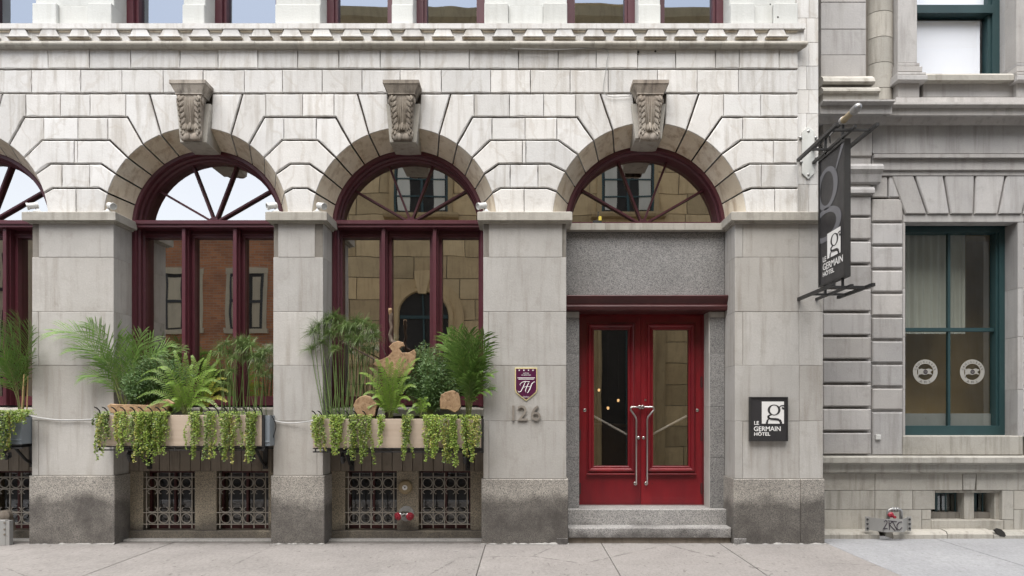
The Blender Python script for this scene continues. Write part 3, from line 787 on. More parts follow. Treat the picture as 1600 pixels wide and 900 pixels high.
# ---- entrance
YP, YD = .42, .70
g = G(); z0, z1 = pZ(461, YP), zs0-.004
g.box(.523, 2.621, YP, YP+.3, z0, z1, .004); g.build('granite_panel', 'granite', H)
zl0, zl1 = pZ(484.5, .30), pZ(461, .28)
g = G(); g.prof([(YD+.1, zl1), (.27, zl1), (.265, zl1-.012), (.285, zl1-.055), (.315, zl1-.10), (.32, zl1-.115), (.305, zl1-.13), (.30, zl0+.05), (.315, zl0+.01), (.34, zl0), (YD+.1, zl0)], .523, 2.622)
g.build('door_hood', 'dark_maroon', H)
jx0, jx1 = .523+.19, 2.621-.19
zst = .392
for (a, b, s_) in ((.523, jx0, -1), (jx1, 2.621, 1)):
    zz = [zst, 1.05, 1.72, 2.42, zl0-.08, zl0-.001]
    for k in range(5):
        g = G(); g.box(a, b, YP, YD+.15, zz[k]+.001, zz[k+1]-.001, .004)
        o = g.build('door_jamb', 'granite' if k < 4 else 'pier_stone', H)
        if s_ > 0:
            g = G(); g.box(a-.012, a-.0005, YP+.015, YD+.1, zz[k]+.001, zz[k+1]-.001); g.build('jamb_lining', 'pier_stone', o)
g = G(); g.box(.52, 2.62, .292, 1.2, .02, zst, .008); ST = g.build('upper_step', 'granite_step', H)
g = G(); g.box(.545, 2.60, .055, .6, .064, .193, .008); g.build('lower_step', 'granite_step', H)
g = G(); g.box(.55, 2.595, .085, .6, -.03, .063); g.build('step_base', 'stained_apron', H)
for a, b in ((.40, .541), (2.605, 2.76)):
    g = G(); g.box(a, b, -.03, .05, -.02, .075, .004); g.build('step_cheek', 'granite_step', H)
# double door
zt_d = pZ(493, YD)
g = G(); g.box(jx0, jx1-.012, YD-.01, YD+.08, zt_d, zl0-.002); g.box(jx0, jx0+.022, YD-.012, YD+.08, zst, zt_d); g.box(jx1-.034, jx1-.0125, YD-.012, YD+.08, zst, zt_d)
g.build('door_frame', 'door_red', H)
xm = pX(1001.5, YD)
LE = [(jx0+.024, xm-.002), (xm+.002, jx1-.036)]
GLS = [(pX(928, YD), pX(981, YD)), (pX(1020.5, YD), pX(1075.5, YD))]
zg0, zg1 = pZ(727.5, YD), pZ(515.5, YD)
for s_, ((a, b), (ga, gb)) in enumerate(zip(LE, GLS)):
    g = G(); zb = zst+.006
    g.box(a, ga, YD, YD+.055, zb, zt_d-.003); g.box(gb, b, YD, YD+.055, zb, zt_d-.003)
    g.box(ga, gb, YD, YD+.055, zg1, zt_d-.003); g.box(ga, gb, YD, YD+.055, zb, zg0)
    g.box(a+.05 if s_ == 0 else a, b-.0 if s_ == 0 else b-.05, YD-.0035, YD, zb+.02, zb+.05)
    leaf_o = g.build('door_leaf', 'door_red', H)
    def picture(x0, x1, z0, z1, pr, nm):            # moulding run round a rectangle, mitred
        g = G(); n = len(pr); vs = []
        for (sx, sz, cx_, cz_) in ((-1,-1,x0,z0),(1,-1,x1,z0),(1,1,x1,z1),(-1,1,x0,z1)):
            vs += [(cx_+sx*o_, y_, cz_+sz*o_) for o_, y_ in pr]
        fs = [(k*n+j, k*n+j+1, ((k+1) % 4)*n+j+1, ((k+1) % 4)*n+j) for k in range(4) for j in range(n-1)]
        g.add(vs, fs); return g.build(nm, 'door_red', leaf_o)
    picture(ga, gb, zg0, zg1, [(0, YD+.03), (0, YD+.005), (.012, YD-.004), (.022, YD-.006), (.026, YD+.001), (.036, YD-.012), (.05, YD-.026), (.066, YD-.030), (.076, YD-.026), (.082, YD-.004), (.10, YD-.006), (.104, YD+.004)], 'glazing_moulding')
    g = G(); g.box(ga-.10, gb+.10, YD-.045, YD-.002, zg0-.122, zg0-.104, .004); g.build('weather_rail', 'door_red', leaf_o)
    g = G(); g.add([(ga-.002, YD+.025, zg0), (gb+.002, YD+.025, zg0), (gb+.002, YD+.025, zg1), (ga-.002, YD+.025, zg1)], [(0,1,2,3)]); g.build('pane', 'door_glass', leaf_o)
    sgn = -1 if s_ == 0 else 1
    xh = pX(994 if s_ == 0 else 1011, YD-.06); zt_h = pZ(636, YD-.06); zb_h = pZ(756, YD-.06); yh = YD-.07
    xc = pX(1001 if s_ == 0 else 1005.5, YD-.06)
    xo = pX(985 if s_ == 0 else 1021.5, YD-.06)
    pts = [(xc, YD+.0, zt_h), (xc, yh+.02, zt_h), (xc+sgn*.02, yh, zt_h)]
    r_ = .028
    for t in range(0, 136, 15): pts.append((xo-sgn*r_+sgn*r_*math.sin(R(t)), yh, zt_h-r_+r_*math.cos(R(t))))
    pts += [(xh+sgn*.012, yh, zt_h-.13), (xh, yh, zt_h-.17), (xh, yh, zb_h+.03), (xh, yh+.01, zb_h+.006), (xh, yh+.03, zb_h), (xh, YD, zb_h)]
    g = G(); g.tube(pts, .0125, 10)
    for p in ((xc, zt_h), (xh, zb_h)): g.lathe((p[0], YD, p[1]), (0, -1, 0), [(0, .026), (.008, .026), (.010, .018)], 14)
    g.build('pull_handle', 'steel', leaf_o, True)
    g = G(); p0 = (ga, YD+.09, pZ(650, YD+.09)) if s_ == 0 else (gb, YD+.09, pZ(650, YD+.09)); p1 = (gb, YD+.09, pZ(679, YD+.09)) if s_ == 0 else (ga, YD+.09, pZ(679, YD+.09))
    g.tube([p0, p1], .015, 8); g.build('push_bar', 'bar_white', leaf_o)
    g = G()
    xk = pX(913.5 if s_ == 0 else 1089.5, YD); g.lathe((xk, YD, pZ(641, YD)), (0, -1, 0), [(0, .022), (.006, .022), (.009, .014)], 14)
    xk = xm+sgn*.035; g.lathe((xk, YD, pZ(684, YD)), (0, -1, 0), [(0, .02), (.008, .02), (.012, .012)], 14)
    if s_: g.lathe((xm+.06, YD, pZ(625, YD)), (0, -1, 0), [(0, .016), (.008, .014)], 12)
    g.build('lock_cylinder', 'steel', leaf_o)
    xe = a+.004 if s_ == 0 else b-.004
    for yy in (597, 680, 763):
        g = G(); zc = pZ(yy, YD); g.tube([(xe, YD-.012, zc-.075), (xe, YD-.012, zc+.075)], .011, 8); g.box(xe-.018, xe+.018, YD-.004, YD-.0005, zc-.07, zc+.07); g.build('hinge', 'dark_maroon', leaf_o)
g = G(); g.box(jx0, jx1, YD-.03, YD+.1, zst+.0005, zst+.0055); g.build('threshold', 'dull_steel', H)
# lobby glimpsed through the left leaf: counter, pillar, hanging lamps
lob = thing('lobby_counter', 'dark counter standing in the lobby behind the left glass door pane', 'counter', (1.1, 1.9, 0))
g = G(); g.box(.8, 1.7, 1.75, 2.2, .39, 1.42, .01); g.box(.78, 1.72, 1.72, 2.25, 1.42, 1.47, .008); g.build('counter_body', 'lobby_wood', lob)
m = N('lamp_glow'); m.b.inputs['Emission Color'].default_value = (1, .62, .28, 1); m.b.inputs['Emission Strength'].default_value = .45; m.done((.8,.6,.4), .5)
for i, (x, y, nm) in enumerate(((936, 612, 'leftmost'), (950, 640, 'middle'), (966, 628, 'rightmost'))):
    Y = 1.9+.2*i; X, Z = px(x, y, Y); t = thing('lobby_lamp', nm+' of three small warm lamps glowing in the lobby behind the left door pane', 'lamp', (X, Y, Z))
    g = G(); g.lathe((X, Y, Z), (0, 0, 1), [(0, .008), (.008, .018), (.035, .02), (.045, .012)], 12); g.build('shade', 'lamp_glow', t, True)
    g = G(); g.tube([(X, Y, Z+.045), (X, Y, Z+1.2)], .006, 6); g.build('cord', 'black_iron', t)
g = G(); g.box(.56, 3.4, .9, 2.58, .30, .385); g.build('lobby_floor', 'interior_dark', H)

# ------------------------------------------------------------------ the neighbouring building
NB = thing('neighbour_building', 'grey classical stone building with teal framed windows right of the hotel', 'building', (6.5, .9, 0))
YN = .56
def nblock(x0, x1, y0, y1, Y=YN, depth=.45, mat='neighbour_stone', parent=None, b=.01, name='stone_block', gap=.0):
    a, zt = px(x0, y0, Y); c, zb = px(x1, y1, Y)
    a = max(a, 3.735) if x0 < 1300 else a
    g = G(); g.box(a+gap, c-gap, Y, Y+depth, zb+gap, zt-gap, b); return g.build(name, mat, parent or NB)
def nprof(pts, x0, x1, mat='neighbour_stone', parent=None, name='moulding', ret=None):   # pts: (Y, photo row)
    g = G(); P = [(y, pZ(r, y)) for y, r in pts]
    a = max(3.735, pX(x0, P[1][0])) if x0 < 1300 else pX(x0, P[1][0])
    P = [(YN+.4, P[0][1])]+P+[(YN+.4, P[-1][1])]
    g.prof(P, a, x1 if x1 < 100 else pX(x1, P[1][0])); return g.build(name, mat, parent or NB)
XN = 11.0
wx0, wx1, wz0, wz1 = pX(1416, YN), pX(1597, YN), pZ(683, YN), pZ(337, YN)      # window opening in the face
g = G(); y0, y1 = YN+.10, YN+.6
g.box(3.735, wx0-.001, y0, y1, -.2, 4.2); g.box(wx1+.001, XN, y0, y1, -.2, 4.2); g.box(wx0-.001, wx1+.001, y0, y1, -.2, .2); g.box(wx0-.001, wx1+.001, y0, y1, .76, wz0-.08); g.box(wx0, wx1, y0, y1, wz1+.02, 4.2)
g.box(3.735, XN, y0, y1, 4.2, 5.9)
u0, u1, uz0 = pX(1434, YN+.12), pX(1594, YN+.12), pZ(116, YN+.1)
g.box(3.735, u0-.05, y0, y1, 5.9, 10); g.box(u1+.05, XN, y0, y1, 5.9, 10); g.box(u0-.05, u1+.05, y0, y1, 5.9, uz0-.04); g.box(u0-.05, u1+.05, y0, y1, 9.2, 10)
g.box(pX(1465, YN)-.1, XN, y0+.01, y1, .2, .3); g.box(3.735, XN, 3, 3.1, -.2, 10); g.box(XN, XN+.2, .6, 3.1, -.2, 10); g.box(3.735, XN, .7, 3.1, 9.9, 10.05)
NW = g.build('wall_core', 'mortar', NB)
# rusticated blocks left of the window: corner pilaster and wall
rows_p = [(307, 349), (355, 378), (383.5, 412), (417.5, 451), (456, 490), (495, 527), (531, 563), (567, 599), (603, 634), (638, 671), (675, 711)]
rows_p = [(307, 337)]+[(340+i*37.4, 340+i*37.4+33.2) for i in range(10)]
for (a, b) in rows_p: nblock(1286, 1361.5, a, b, YN-.05, .3, parent=NW, b=.014)
rows_w = [(311, 345.5)]+[(349+i*36.9, 349+i*36.9+32.6) for i in range(9)]
for (a, b) in rows_w[:-1]: nblock(1363, 1411, a, b, YN, .3, parent=NW, b=.014)
nblock(1363, 1411, rows_w[-1][0], 711, YN, .3, parent=NW, b=.014)
g = G(); g.box(3.735, wx0-.02, YN+.035, YN+.11, .9, 4.28); g.box(wx1+.1, XN, YN+.035, YN+.11, .9, 4.28); g.build('groove_bed', 'neighbour_stone', NB)
nblock(1389, 1410, 275, 308, YN, .3, parent=NW); nblock(1363, 1387, 275, 308, YN, .3, parent=NW)
for (a, b) in rows_w: nblock(1600, 1700, a, b, YN, .3, parent=NW, b=.014)
# flat arch of splayed stones over the window
zt, zb = pZ(274, YN), pZ(334.5, YN)
tops = [1392, 1428, 1474, 1523, 1571, 1612, 1655]; bots = [1414, 1448.5, 1484, 1521, 1559, 1597, 1634]
for k in range(6):
    q = .012 if k else .004
    g = G(); P = [(pX(bots[k], YN)+q, zb), (pX(bots[k+1], YN)-.012, zb), (pX(tops[k+1], YN)-.012, zt), (pX(tops[k], YN)+q, zt)]
    g.prism(P, YN-.012, YN+.3, .012); g.build('voussoir', 'neighbour_stone', NW)
g = G(); g.box(pX(1390, YN), XN, YN+.03, YN+.1, zb, zt); g.build('groove_bed', 'neighbour_stone', NB)
# window surround: lintel strip, right reveal in stones
g = G(); g.box(wx0-.03, wx1+.03, YN+.015, YN+.20, pZ(347, YN+.015), zb-.003, .006); g.build('window_lintel', 'neighbour_stone', NW)
xr0 = pX(1597, YN)
zz = [wz0, 1.95, 2.65, 3.3, pZ(347, YN+.015)-.002]
for k in range(4):
    g = G(); x_in = pX(1590, YN+.02)
    g.box(x_in, x_in+.09, YN+.015, YN+.44, zz[k]+.002, zz[k+1]-.001, .006); g.build('reveal_block', 'neighbour_stone', NW)
    g = G(); g.box(wx0-.035, wx0-.001, YN+.02, YN+.44, zz[k]+.002, zz[k+1]-.001, .004); g.build('reveal_block', 'neighbour_stone', NW)
nblock(1411, 1599, 681, 711, YN-.01, .6, 'neighbour_base_stone', NW, name='window_sill')
# teal sash window
def sash_window(x0, x1, z0, z1, Y, zmeet, name='sash_window'):
    g = G(); f = .075
    g.box(x0, x0+f, Y, Y+.16, z0, z1); g.box(x1-f, x1, Y, Y+.16, z0, z1); g.box(x0+f, x1-f, Y, Y+.16, z1-.11, z1); g.box(x0+f, x1-f, Y-.01, Y+.16, z0, z0+.13)
    for q, w in ((x1-f-.03, .03), (x0+f, .03)): g.box(q, q+w, Y+.03, Y+.15, z0+.13, z1-.11)
    o = g.build(name, 'teal', NB)
    g = G(); g.box(x0+f+.03, x1-f-.03, Y+.06, Y+.13, zmeet-.025, zmeet+.025); g.build('meeting_rail', 'teal', o)
    return o
xw0, xw1 = wx0, pX(1590, YN+.02)-.001
wY = YN+.26; zw0, zw1 = pZ(680, wY), pZ(350, wY)-.002
zm = pZ(515, wY+.06)
sw_o = sash_window(xw0, xw1, zw0, zw1, wY, zm)
xmm = pX(1484, wY+.06)
g = G(); g.box(xmm-.016, xmm+.016, wY+.07, wY+.12, zw0+.13, zm-.026); g.box(xmm-.016, xmm+.016, wY+.07, wY+.12, zm+.026, zw1-.11); g.build('glazing_bar', 'teal', sw_o)
for (a, b) in ((xw0+.10, xmm-.016), (xmm+.016, xw1-.10)):
    for (c, d) in ((zw0+.13, zm-.02), (zm+.02, zw1-.1)):
        g = G(); g.add([(a, wY+.10, c), (b, wY+.10, c), (b, wY+.10, d), (a, wY+.10, d)], [(0,1,2,3)]); g.build('pane', 'clear_glass', sw_o)
g = G(); g.box(xw0+.1, xw1-.1, wY+.13, wY+.15, zw0+.13, pZ(646, wY+.13)); g.build('lower_panel', 'box_grey', sw_o)
# room behind: tan back wall below, pleated curtain above
g = G(); g.box(xw0-.6, xw1+.6, 1.7, 1.8, 0, 4.2); g.box(xw0-.6, xw1+.6, 1.2, 1.7, 4.2, 4.3); g.build('room_wall', 'interior_tan_lit', NB)
g = G(); n = 60; x0, x1 = xw0+.02, xw1-.35
for i in range(n):
    a, b = x0+(x1-x0)*i/n, x0+(x1-x0)*(i+1)/n; ya, yb = wY+.30+.018*math.sin(i*1.1), wY+.30+.018*math.sin((i+1)*1.1)
    g.add([(a, ya, zm-.03), (b, yb, zm-.03), (b, yb, zw1), (a, ya, zw1)], [(0,1,2,3)])
g.build('curtain', 'curtain', NB, True)
# roundel lettering on the two lower panes
def roundel(cxp):
    cx, cz = px(cxp, 581, wY+.095); r = 19.5*(D0+wY)/F; y = wY+.094
    t = thing('window_roundel', 'white ring transfer with flag emblem and lettering on the '+('left' if cxp < 1480 else 'right')+' lower window pane', 'emblem', (cx, y, cz))
    g = G(); g.ring((cx, cz), r, r*.66, y-.002, y, n=40); g.build('ring', 'decal', t)
    g = G()
    P = [(-.52, .20), (-.30, .26), (0, .20), (.28, .27), (.62, .16), (.40, -.02), (.62, -.24), (.28, -.16), (0, -.24), (-.30, -.18), (-.52, -.24)]
    P = [(cx+p*r, cz+q*r) for p, q in P]
    g.prism(P, y-.002, y); g.box(cx-.58*r, cx-.52*r, y-.002, y, cz-.5*r, cz+.3*r); g.build('flag', 'decal', t)
    g = G(); g.ring((cx+.02*r, cz), r*.17, r*.10, y-.004, y-.0022, n=16)
    for k in range(8): a = k*math.pi/4; g.tube([(cx+.02*r, y-.003, cz), (cx+.02*r+.2*r*math.cos(a), y-.003, cz+.2*r*math.sin(a))], .0015, 4)
    def arc_text(txt, a0, a1, inv, size):
        for i, ch in enumerate(txt):
            a = R(a0+(a1-a0)*i/(len(txt)-1)); sub = G(); text_geo(sub, ch, size, 0, 0, 0, .001, 'CENTER')
            ca, sa = math.cos(a-math.pi/2+(math.pi if inv else 0)), math.sin(a-math.pi/2+(math.pi if inv else 0)); rr = r*(.74 if not inv else .93)
            g.add([(cx+rr*math.cos(a)+v[0]*ca-v[2]*sa, y-.0035+v[1], cz+rr*math.sin(a)+v[0]*sa+v[2]*ca) for v in sub.v], sub.f)
    arc_text('CROISIÈRES', 165, 15, False, .036); arc_text('AML', 245, 295, True, .046)
    g.build('lettering', 'graffiti', t, fixn=False)
roundel(1445.5); roundel(1519)
# pilaster capital, entablature, cornice
for (rows, x1) in (([(YN-.07, 236), (YN-.07, 243), (YN-.04, 246)], 1362), ([(YN-.13, 256), (YN-.16, 259), (YN-.16, 264), (YN-.12, 272), (YN-.09, 284), (YN-.06, 287)], 1379), ([(YN-.08, 292), (YN-.10, 296), (YN-.10, 301), (YN-.05, 304)], 1366)):
    nprof(rows, 1286, x1, name='capital_moulding')
nblock(1286, 1361, 243, 307, YN-.045, .3, parent=NW, b=.004)
nblock(1286, 1363, 194, 238, YN-.045, .3, parent=NW, b=.004)
nprof([(YN-.02, 195.5), (YN-.02, 239.5)], 1363.5, XN, name='frieze')
nprof([(YN-.10, 240.5), (YN-.10, 246), (YN-.05, 248), (YN-.05, 265), (YN-.02, 267), (YN-.02, 274)], 1366, XN, name='architrave')
nprof([(YN-.30, 160), (YN-.30, 163), (YN-.25, 168), (YN-.23, 169), (YN-.23, 180), (YN-.20, 181.5), (YN-.12, 182), (YN-.06, 193), (YN-.04, 195)], 1390, XN, name='cornice')
nprof([(YN-.39, 155.5), (YN-.39, 158), (YN-.33, 164), (YN-.31, 165), (YN-.31, 177.5), (YN-.27, 179), (YN-.14, 181), (YN-.08, 193), (YN-.05, 194)], 1286, 1399, name='cornice')
# upper storey: panelled corner wall, round shaft, window pilasters
rows = [(-40, 3), (4, 45), (46, 85.5), (86, 119)]
for (a, b) in rows: nblock(1283, 1353, a, b, YN-.03, .3, parent=NW, b=.003)
for za, zb in ((pZ(-40, YN), 8.2), (8.205, 9.9)):
    g = G(); g.box(3.735, pX(1353, YN), YN-.03, YN+.3, za+.002, zb, .003); g.build('stone_block', 'neighbour_stone', NW)
nprof([(YN-.10, 119), (YN-.16, 122), (YN-.18, 127), (YN-.16, 131), (YN-.10, 134)], 1286, 1363, mat='neighbour_base_stone', name='base_moulding')
nprof([(YN-.14, 136), (YN-.20, 139), (YN-.21, 142), (YN-.18, 145)], 1286, 1372, mat='neighbour_base_stone', name='base_moulding')
nprof([(YN-.16, 145), (YN-.16, 156)], 1286, 1374, mat='neighbour_base_stone', name='base_moulding')
xa, xb = pX(1354, YN), pX(1402, YN)
for k, (a, b) in enumerate([(-40, 17), (17.5, 57), (57.5, 97), (97.5, 137), (137.5, 156)]):
    g = G(); za, zb = pZ(b, YN), pZ(a, YN); xc = (xa+xb)/2+.03; rr = .17
    P = [(xc+rr*math.cos(R(t)), YN+.12+rr*.8*math.sin(R(t))) for t in range(180, 361, 12)]
    P = [(xa-.02, YN+.2)]+P+[(xb+.02, YN+.2)]
    n = len(P); vs = [(x, y, za+.002) for x, y in P]+[(x, y, zb-.002) for x, y in P]
    g.add(vs, [(i, i+1, n+i+1, n+i) for i in range(n-1)]+[tuple(range(n)), tuple(range(2*n-1, n-1, -1))]); g.build('shaft_drum', 'neighbour_base_stone', NW)
def window_pilaster(x0, x1):
    nblock(x0, x1, -120, 98, YN-.06, .35, parent=NB, b=.004, name='pilaster')
    d = (pX(x1, YN-.06)-pX(x0, YN-.06)); a0, a1 = pX(x0, YN-.06), pX(x1, YN-.06)
    for (r0, r1, e) in ((98, 103.5, .03), (103.5, 112, .06), (112.5, 117, .10), (117, 125, .12)):
        g = G(); y = YN-.06-e; g.box(a0-e*.6, a1+e*.6, y, YN+.3, pZ(r1, y)+.001, pZ(r0, y), .006); g.build('pilaster_base', 'neighbour_stone', NB)
    g = G(); y = YN-.09; g.box(a0-.015, a1+.015, y, YN+.3, pZ(152, y), pZ(126, y), .006); g.build('pedestal', 'neighbour_stone', NB)
window_pilaster(1403, 1433); window_pilaster(1588, 1620)
nprof([(YN-.10, 115), (YN-.13, 117), (YN-.13, 125), (YN-.08, 127.5)], 1443, 1582, mat='neighbour_base_stone', name='window_sill')
nblock(1442, 1586, 129, 152, YN-.02, .3, parent=NW)
nprof([(YN-.14, 152), (YN-.14, 161)], 1400, XN, name='plinth_course')
uY = YN+.25; U0, U1 = u0-.12, pX(1562, uY)
g = G(); f = .10; zt_ = 9.2; zb_ = uz0-.04
g.box(U1-f, U1, uY, uY+.15, zb_, zt_); g.box(U0, U0+f, uY, uY+.15, zb_, zt_); g.box(U0+f, U1-f, uY, uY+.15, zt_-.1, zt_); zr = pZ(15, uY); g.box(U0+f, U1-f, uY-.02, uY+.14, zr-.055, zr+.055)
g.box(U1-f-.045, U1-f, uY+.03, uY+.14, zb_, zt_-.1)
uo = g.build('upper_sash_window', 'teal', NB)
g = G(); g.add([(U0+f, uY+.09, zb_), (U1-f, uY+.09, zb_), (U1-f, uY+.09, zt_-.1), (U0+f, uY+.09, zt_-.1)], [(0,1,2,3)]); g.build('pane', 'pale_glass', uo)
g = G(); g.box(U0+.02, pX(1531, uY+.11), uY+.110, uY+.118, zb_+.0, zr-.09); g.box(U0+.02, pX(1538, uY+.11), uY+.110, uY+.118, zr+.055, zt_-.1); g.build('white_sheet', 'end_white', uo)  # plain white sheets close behind the upper pane
g = G(); g.box(U0-.4, U1+.6, 2.0, 2.1, 5.8, 9.6); g.build('room_wall', 'curtain', NB)
g = G(); g.box(U1+.001, U1+.36, uY-.10, uY+.2, zb_, zt_); g.build('window_reveal', 'neighbour_stone', NB)
# water table and base
nprof([(YN-.16, 713), (YN-.19, 715), (YN-.19, 723), (YN-.15, 725), (YN-.12, 726), (YN-.12, 737), (YN-.06, 740)], 1286, XN, mat='neighbour_base_stone', name='water_table')
BS = [(1286, 1367, 740, 766), (1286, 1367, 766.5, 796), (1286, 1367, 796.5, 828), (1367.5, 1504, 740, 766), (1367.5, 1426, 766.5, 796), (1426.5, 1461, 766.5, 796),
      (1367.5, 1440, 796.5, 828), (1440.5, 1455, 796.5, 812), (1440.5, 1455, 812.5, 828), (1526, 1640, 740, 766), (1641, 1760, 740, 790), (1566, 1584, 766.5, 812), (1584.5, 1640, 766.5, 796), (1584.5, 1640, 796.5, 828), (1569, 1584, 812.5, 828)]
for (a, b, c, d) in BS: nblock(a, b, c, d, YN-.04, .14, 'neighbour_base_stone', NW, .003, gap=.001)
g = G(); Y = YN-.05; P = [(pX(1506, Y), pZ(765.5, Y)), (pX(1523, Y), pZ(765.5, Y)), (pX(1525.5, Y), pZ(740.5, Y)), (pX(1504.5, Y), pZ(740.5, Y))]
g.prism(P, Y, YN+.1, .003); g.build('keystone', 'neighbour_base_stone', NW)
nblock(1455.5, 1568.5, 813, 828, YN-.05, .5, 'neighbour_base_stone', NW, .006, name='basement_sill')
nblock(1506.5, 1522, 770, 812.5, YN+.02, .3, 'neighbour_base_stone', NW, .004, name='basement_mullion')
nblock(1461.5, 1566, 766.2, 770, YN+.0, .3, 'neighbour_base_stone', NW, .003, name='basement_lintel')
nblock(1554, 1566, 770.5, 812, YN+.02, .3, 'neighbour_base_stone', NW, .004, name='basement_jamb')
for (a, b) in ((1461, 1506), (1522, 1556)):
    Y = YN+.18; g = G(); xa, zt_ = px(a, 768, Y); xb, zb_ = px(b, 813, Y)
    g.box(xa, xa+.035, Y, Y+.05, zb_, zt_); g.box(xb-.035, xb, Y, Y+.05, zb_, zt_); g.box(xa+.035, xb-.035, Y, Y+.05, zb_, zb_+.06); g.box(xa+.035, xb-.035, Y, Y+.05, zt_-.03, zt_)
    for q in (.33, .66): g.box(xa+(xb-xa)*q-.008, xa+(xb-xa)*q+.008, Y-.03, Y-.015, zb_, zt_)
    o = g.build('basement_window', 'teal', NB)
    g = G(); g.add([(xa, Y+.03, zb_), (xb, Y+.03, zb_), (xb, Y+.03, zt_), (xa, Y+.03, zt_)], [(0,1,2,3)]); g.build('pane', 'clear_glass', o)
g = G(); g.box(pX(1440, YN), pX(1600, YN), YN+.6, YN+.65, .1, 1.0); g.build('room_wall', 'interior_dark', NB)
zk = .115
for a, b in ((3.74, 4.62), (4.80, 5.50), (5.51, 6.10), (6.11, 6.72), (6.73, 7.6), (7.61, 9)):
    g = G(); jit = random.uniform(-.01, .01)
    g.prof([(YN+.1, -.03), (YN-.20, -.03), (YN-.20, .05+jit), (YN-.17, .085+jit), (YN-.06, .10+jit), (YN+.1, .10+jit)], a, b); g.build('base_kerb', 'neighbour_base_stone', NW)
g = G(); P = [(-.105, .03), (-.06, .055), (-.01, .04), (.03, .005), (.05, -.04), (.03, -.06), (-.03, -.05), (-.07, -.01)]
hx, hz = px(1566, 832, YN-.205); g.prism([(hx+p, hz+q) for p, q in P], YN-.2035, YN-.18); g.build('hole_shade_patch', 'interior_dark', NB)  # flat dark patch painted as the shade inside a broken hole

# ------------------------------------------------------------------ signs and fittings on the hotel
def logo_g(g, cx, cz, s, emit, m=0):
    """letter g of the logo in a square of side s (lower left at cx, cz); emit(poly) adds one polygon"""
    def band(c, rx, ry, wx, wy, a0, a1, n=26, clip=True):
        o, i = [], []
        for k in range(n+1):
            a = R(a0+(a1-a0)*k/n); ca, sa = math.cos(a), math.sin(a)
            o.append((c[0]+rx*ca, c[1]+ry*sa)); i.append((c[0]+(rx-wx)*ca, c[1]+(ry-wy)*sa))
        for k in range(n): emit([o[k], o[k+1], i[k+1], i[k]])
    band((.55, .62), .29, .245, .105, .035, 0, 360)
    band((.43, .325), .185, .085, .09, .0, 90, 270, 12)
    def stroke(pts, w):
        for (a, b), wa, wb in zip(zip(pts, pts[1:]), w, w[1:]):
            d = Vector((b[0]-a[0], b[1]-a[1])).normalized(); q = Vector((-d.y, d.x))
            emit([(a[0]+q.x*wa, a[1]+q.y*wa), (b[0]+q.x*wb, b[1]+q.y*wb), (b[0]-q.x*wb, b[1]-q.y*wb), (a[0]-q.x*wa, a[1]-q.y*wa)])
    stroke([(.44, .40), (.36, .385), (.30, .345), (.285, .30), (.31, .255), (.38, .225), (.50, .215), (.66, .205), (.78, .17), (.85, .10), (.87, 0)], [.02, .03, .04, .05, .045, .04, .042, .048, .055, .055, .055])
    stroke([(.33, .235), (.27, .17), (.235, .09), (.22, 0)], [.02, .035, .045, .05])
    stroke([(.34, .165), (.45, .155), (.66, .15), (.76, .14)], [.004, .006, .006, .004])
    stroke([(.78, .73), (.83, .785), (.89, .815), (1.0, .81)], [.02, .024, .026, .03])
    stroke([(.92, .74), (.95, .69), (1.0, .665)], [.028, .05, .04])
# square wall sign
ws = thing('wall_sign', 'square dark wall sign with white letter g square right of the red door', 'sign', (3.05, 0, 1.55))
xa, zt_ = px(1172, 620.5, -.05); xb, zb_ = px(1231, 689, -.05)
g = G(); f = .014
g.box(xa, xb, -.045, -.004, zb_, zt_); g.build('panel', 'sign_dark', ws)
g = G()
for (p, q, r_, s_) in ((xa-.003, xa+f, zb_-.003, zt_+.003), (xb-f, xb+.003, zb_-.003, zt_+.003), (xa+f, xb-f, zt_-f, zt_+.003), (xa+f, xb-f, zb_-.003, zb_+f)): g.box(p, q, -.053, -.003, r_, s_)
g.build('frame', 'black_iron', ws)
s_ = 34.6*(D0-.046)/F; sx0, sz0 = px(1190.3, 662, -.046)
g = G(); g.box(sx0, sx0+s_, -.0475, -.044, sz0, sz0+s_); g.build('logo_square', 'sign_white', ws)
g = G(); logo_g(g, sx0, sz0, s_, lambda P: g.add([(sx0+p*s_, -.0495, sz0+q*s_) for p, q in P], [(0,1,2,3)])); g.build('letter_g', 'sign_dark', ws, fixn=False)
g = G(); k = (D0-.047)/F
for txt, x, y, size, sx in (('LE', 1178, 663.6, 8.0, 1.0), ('GERMAIN', 1177.6, 673.4, 10.2, .97), ('HÔTEL', 1178, 680.6, 7.2, 1.12)):
    X, Z = px(x, y, -.047); text_geo(g, txt, size*k*1.0, X, Z, -.047, .003, sx=sx, bold=.0012)
g.build('lettering', 'sign_white', ws, fixn=False)
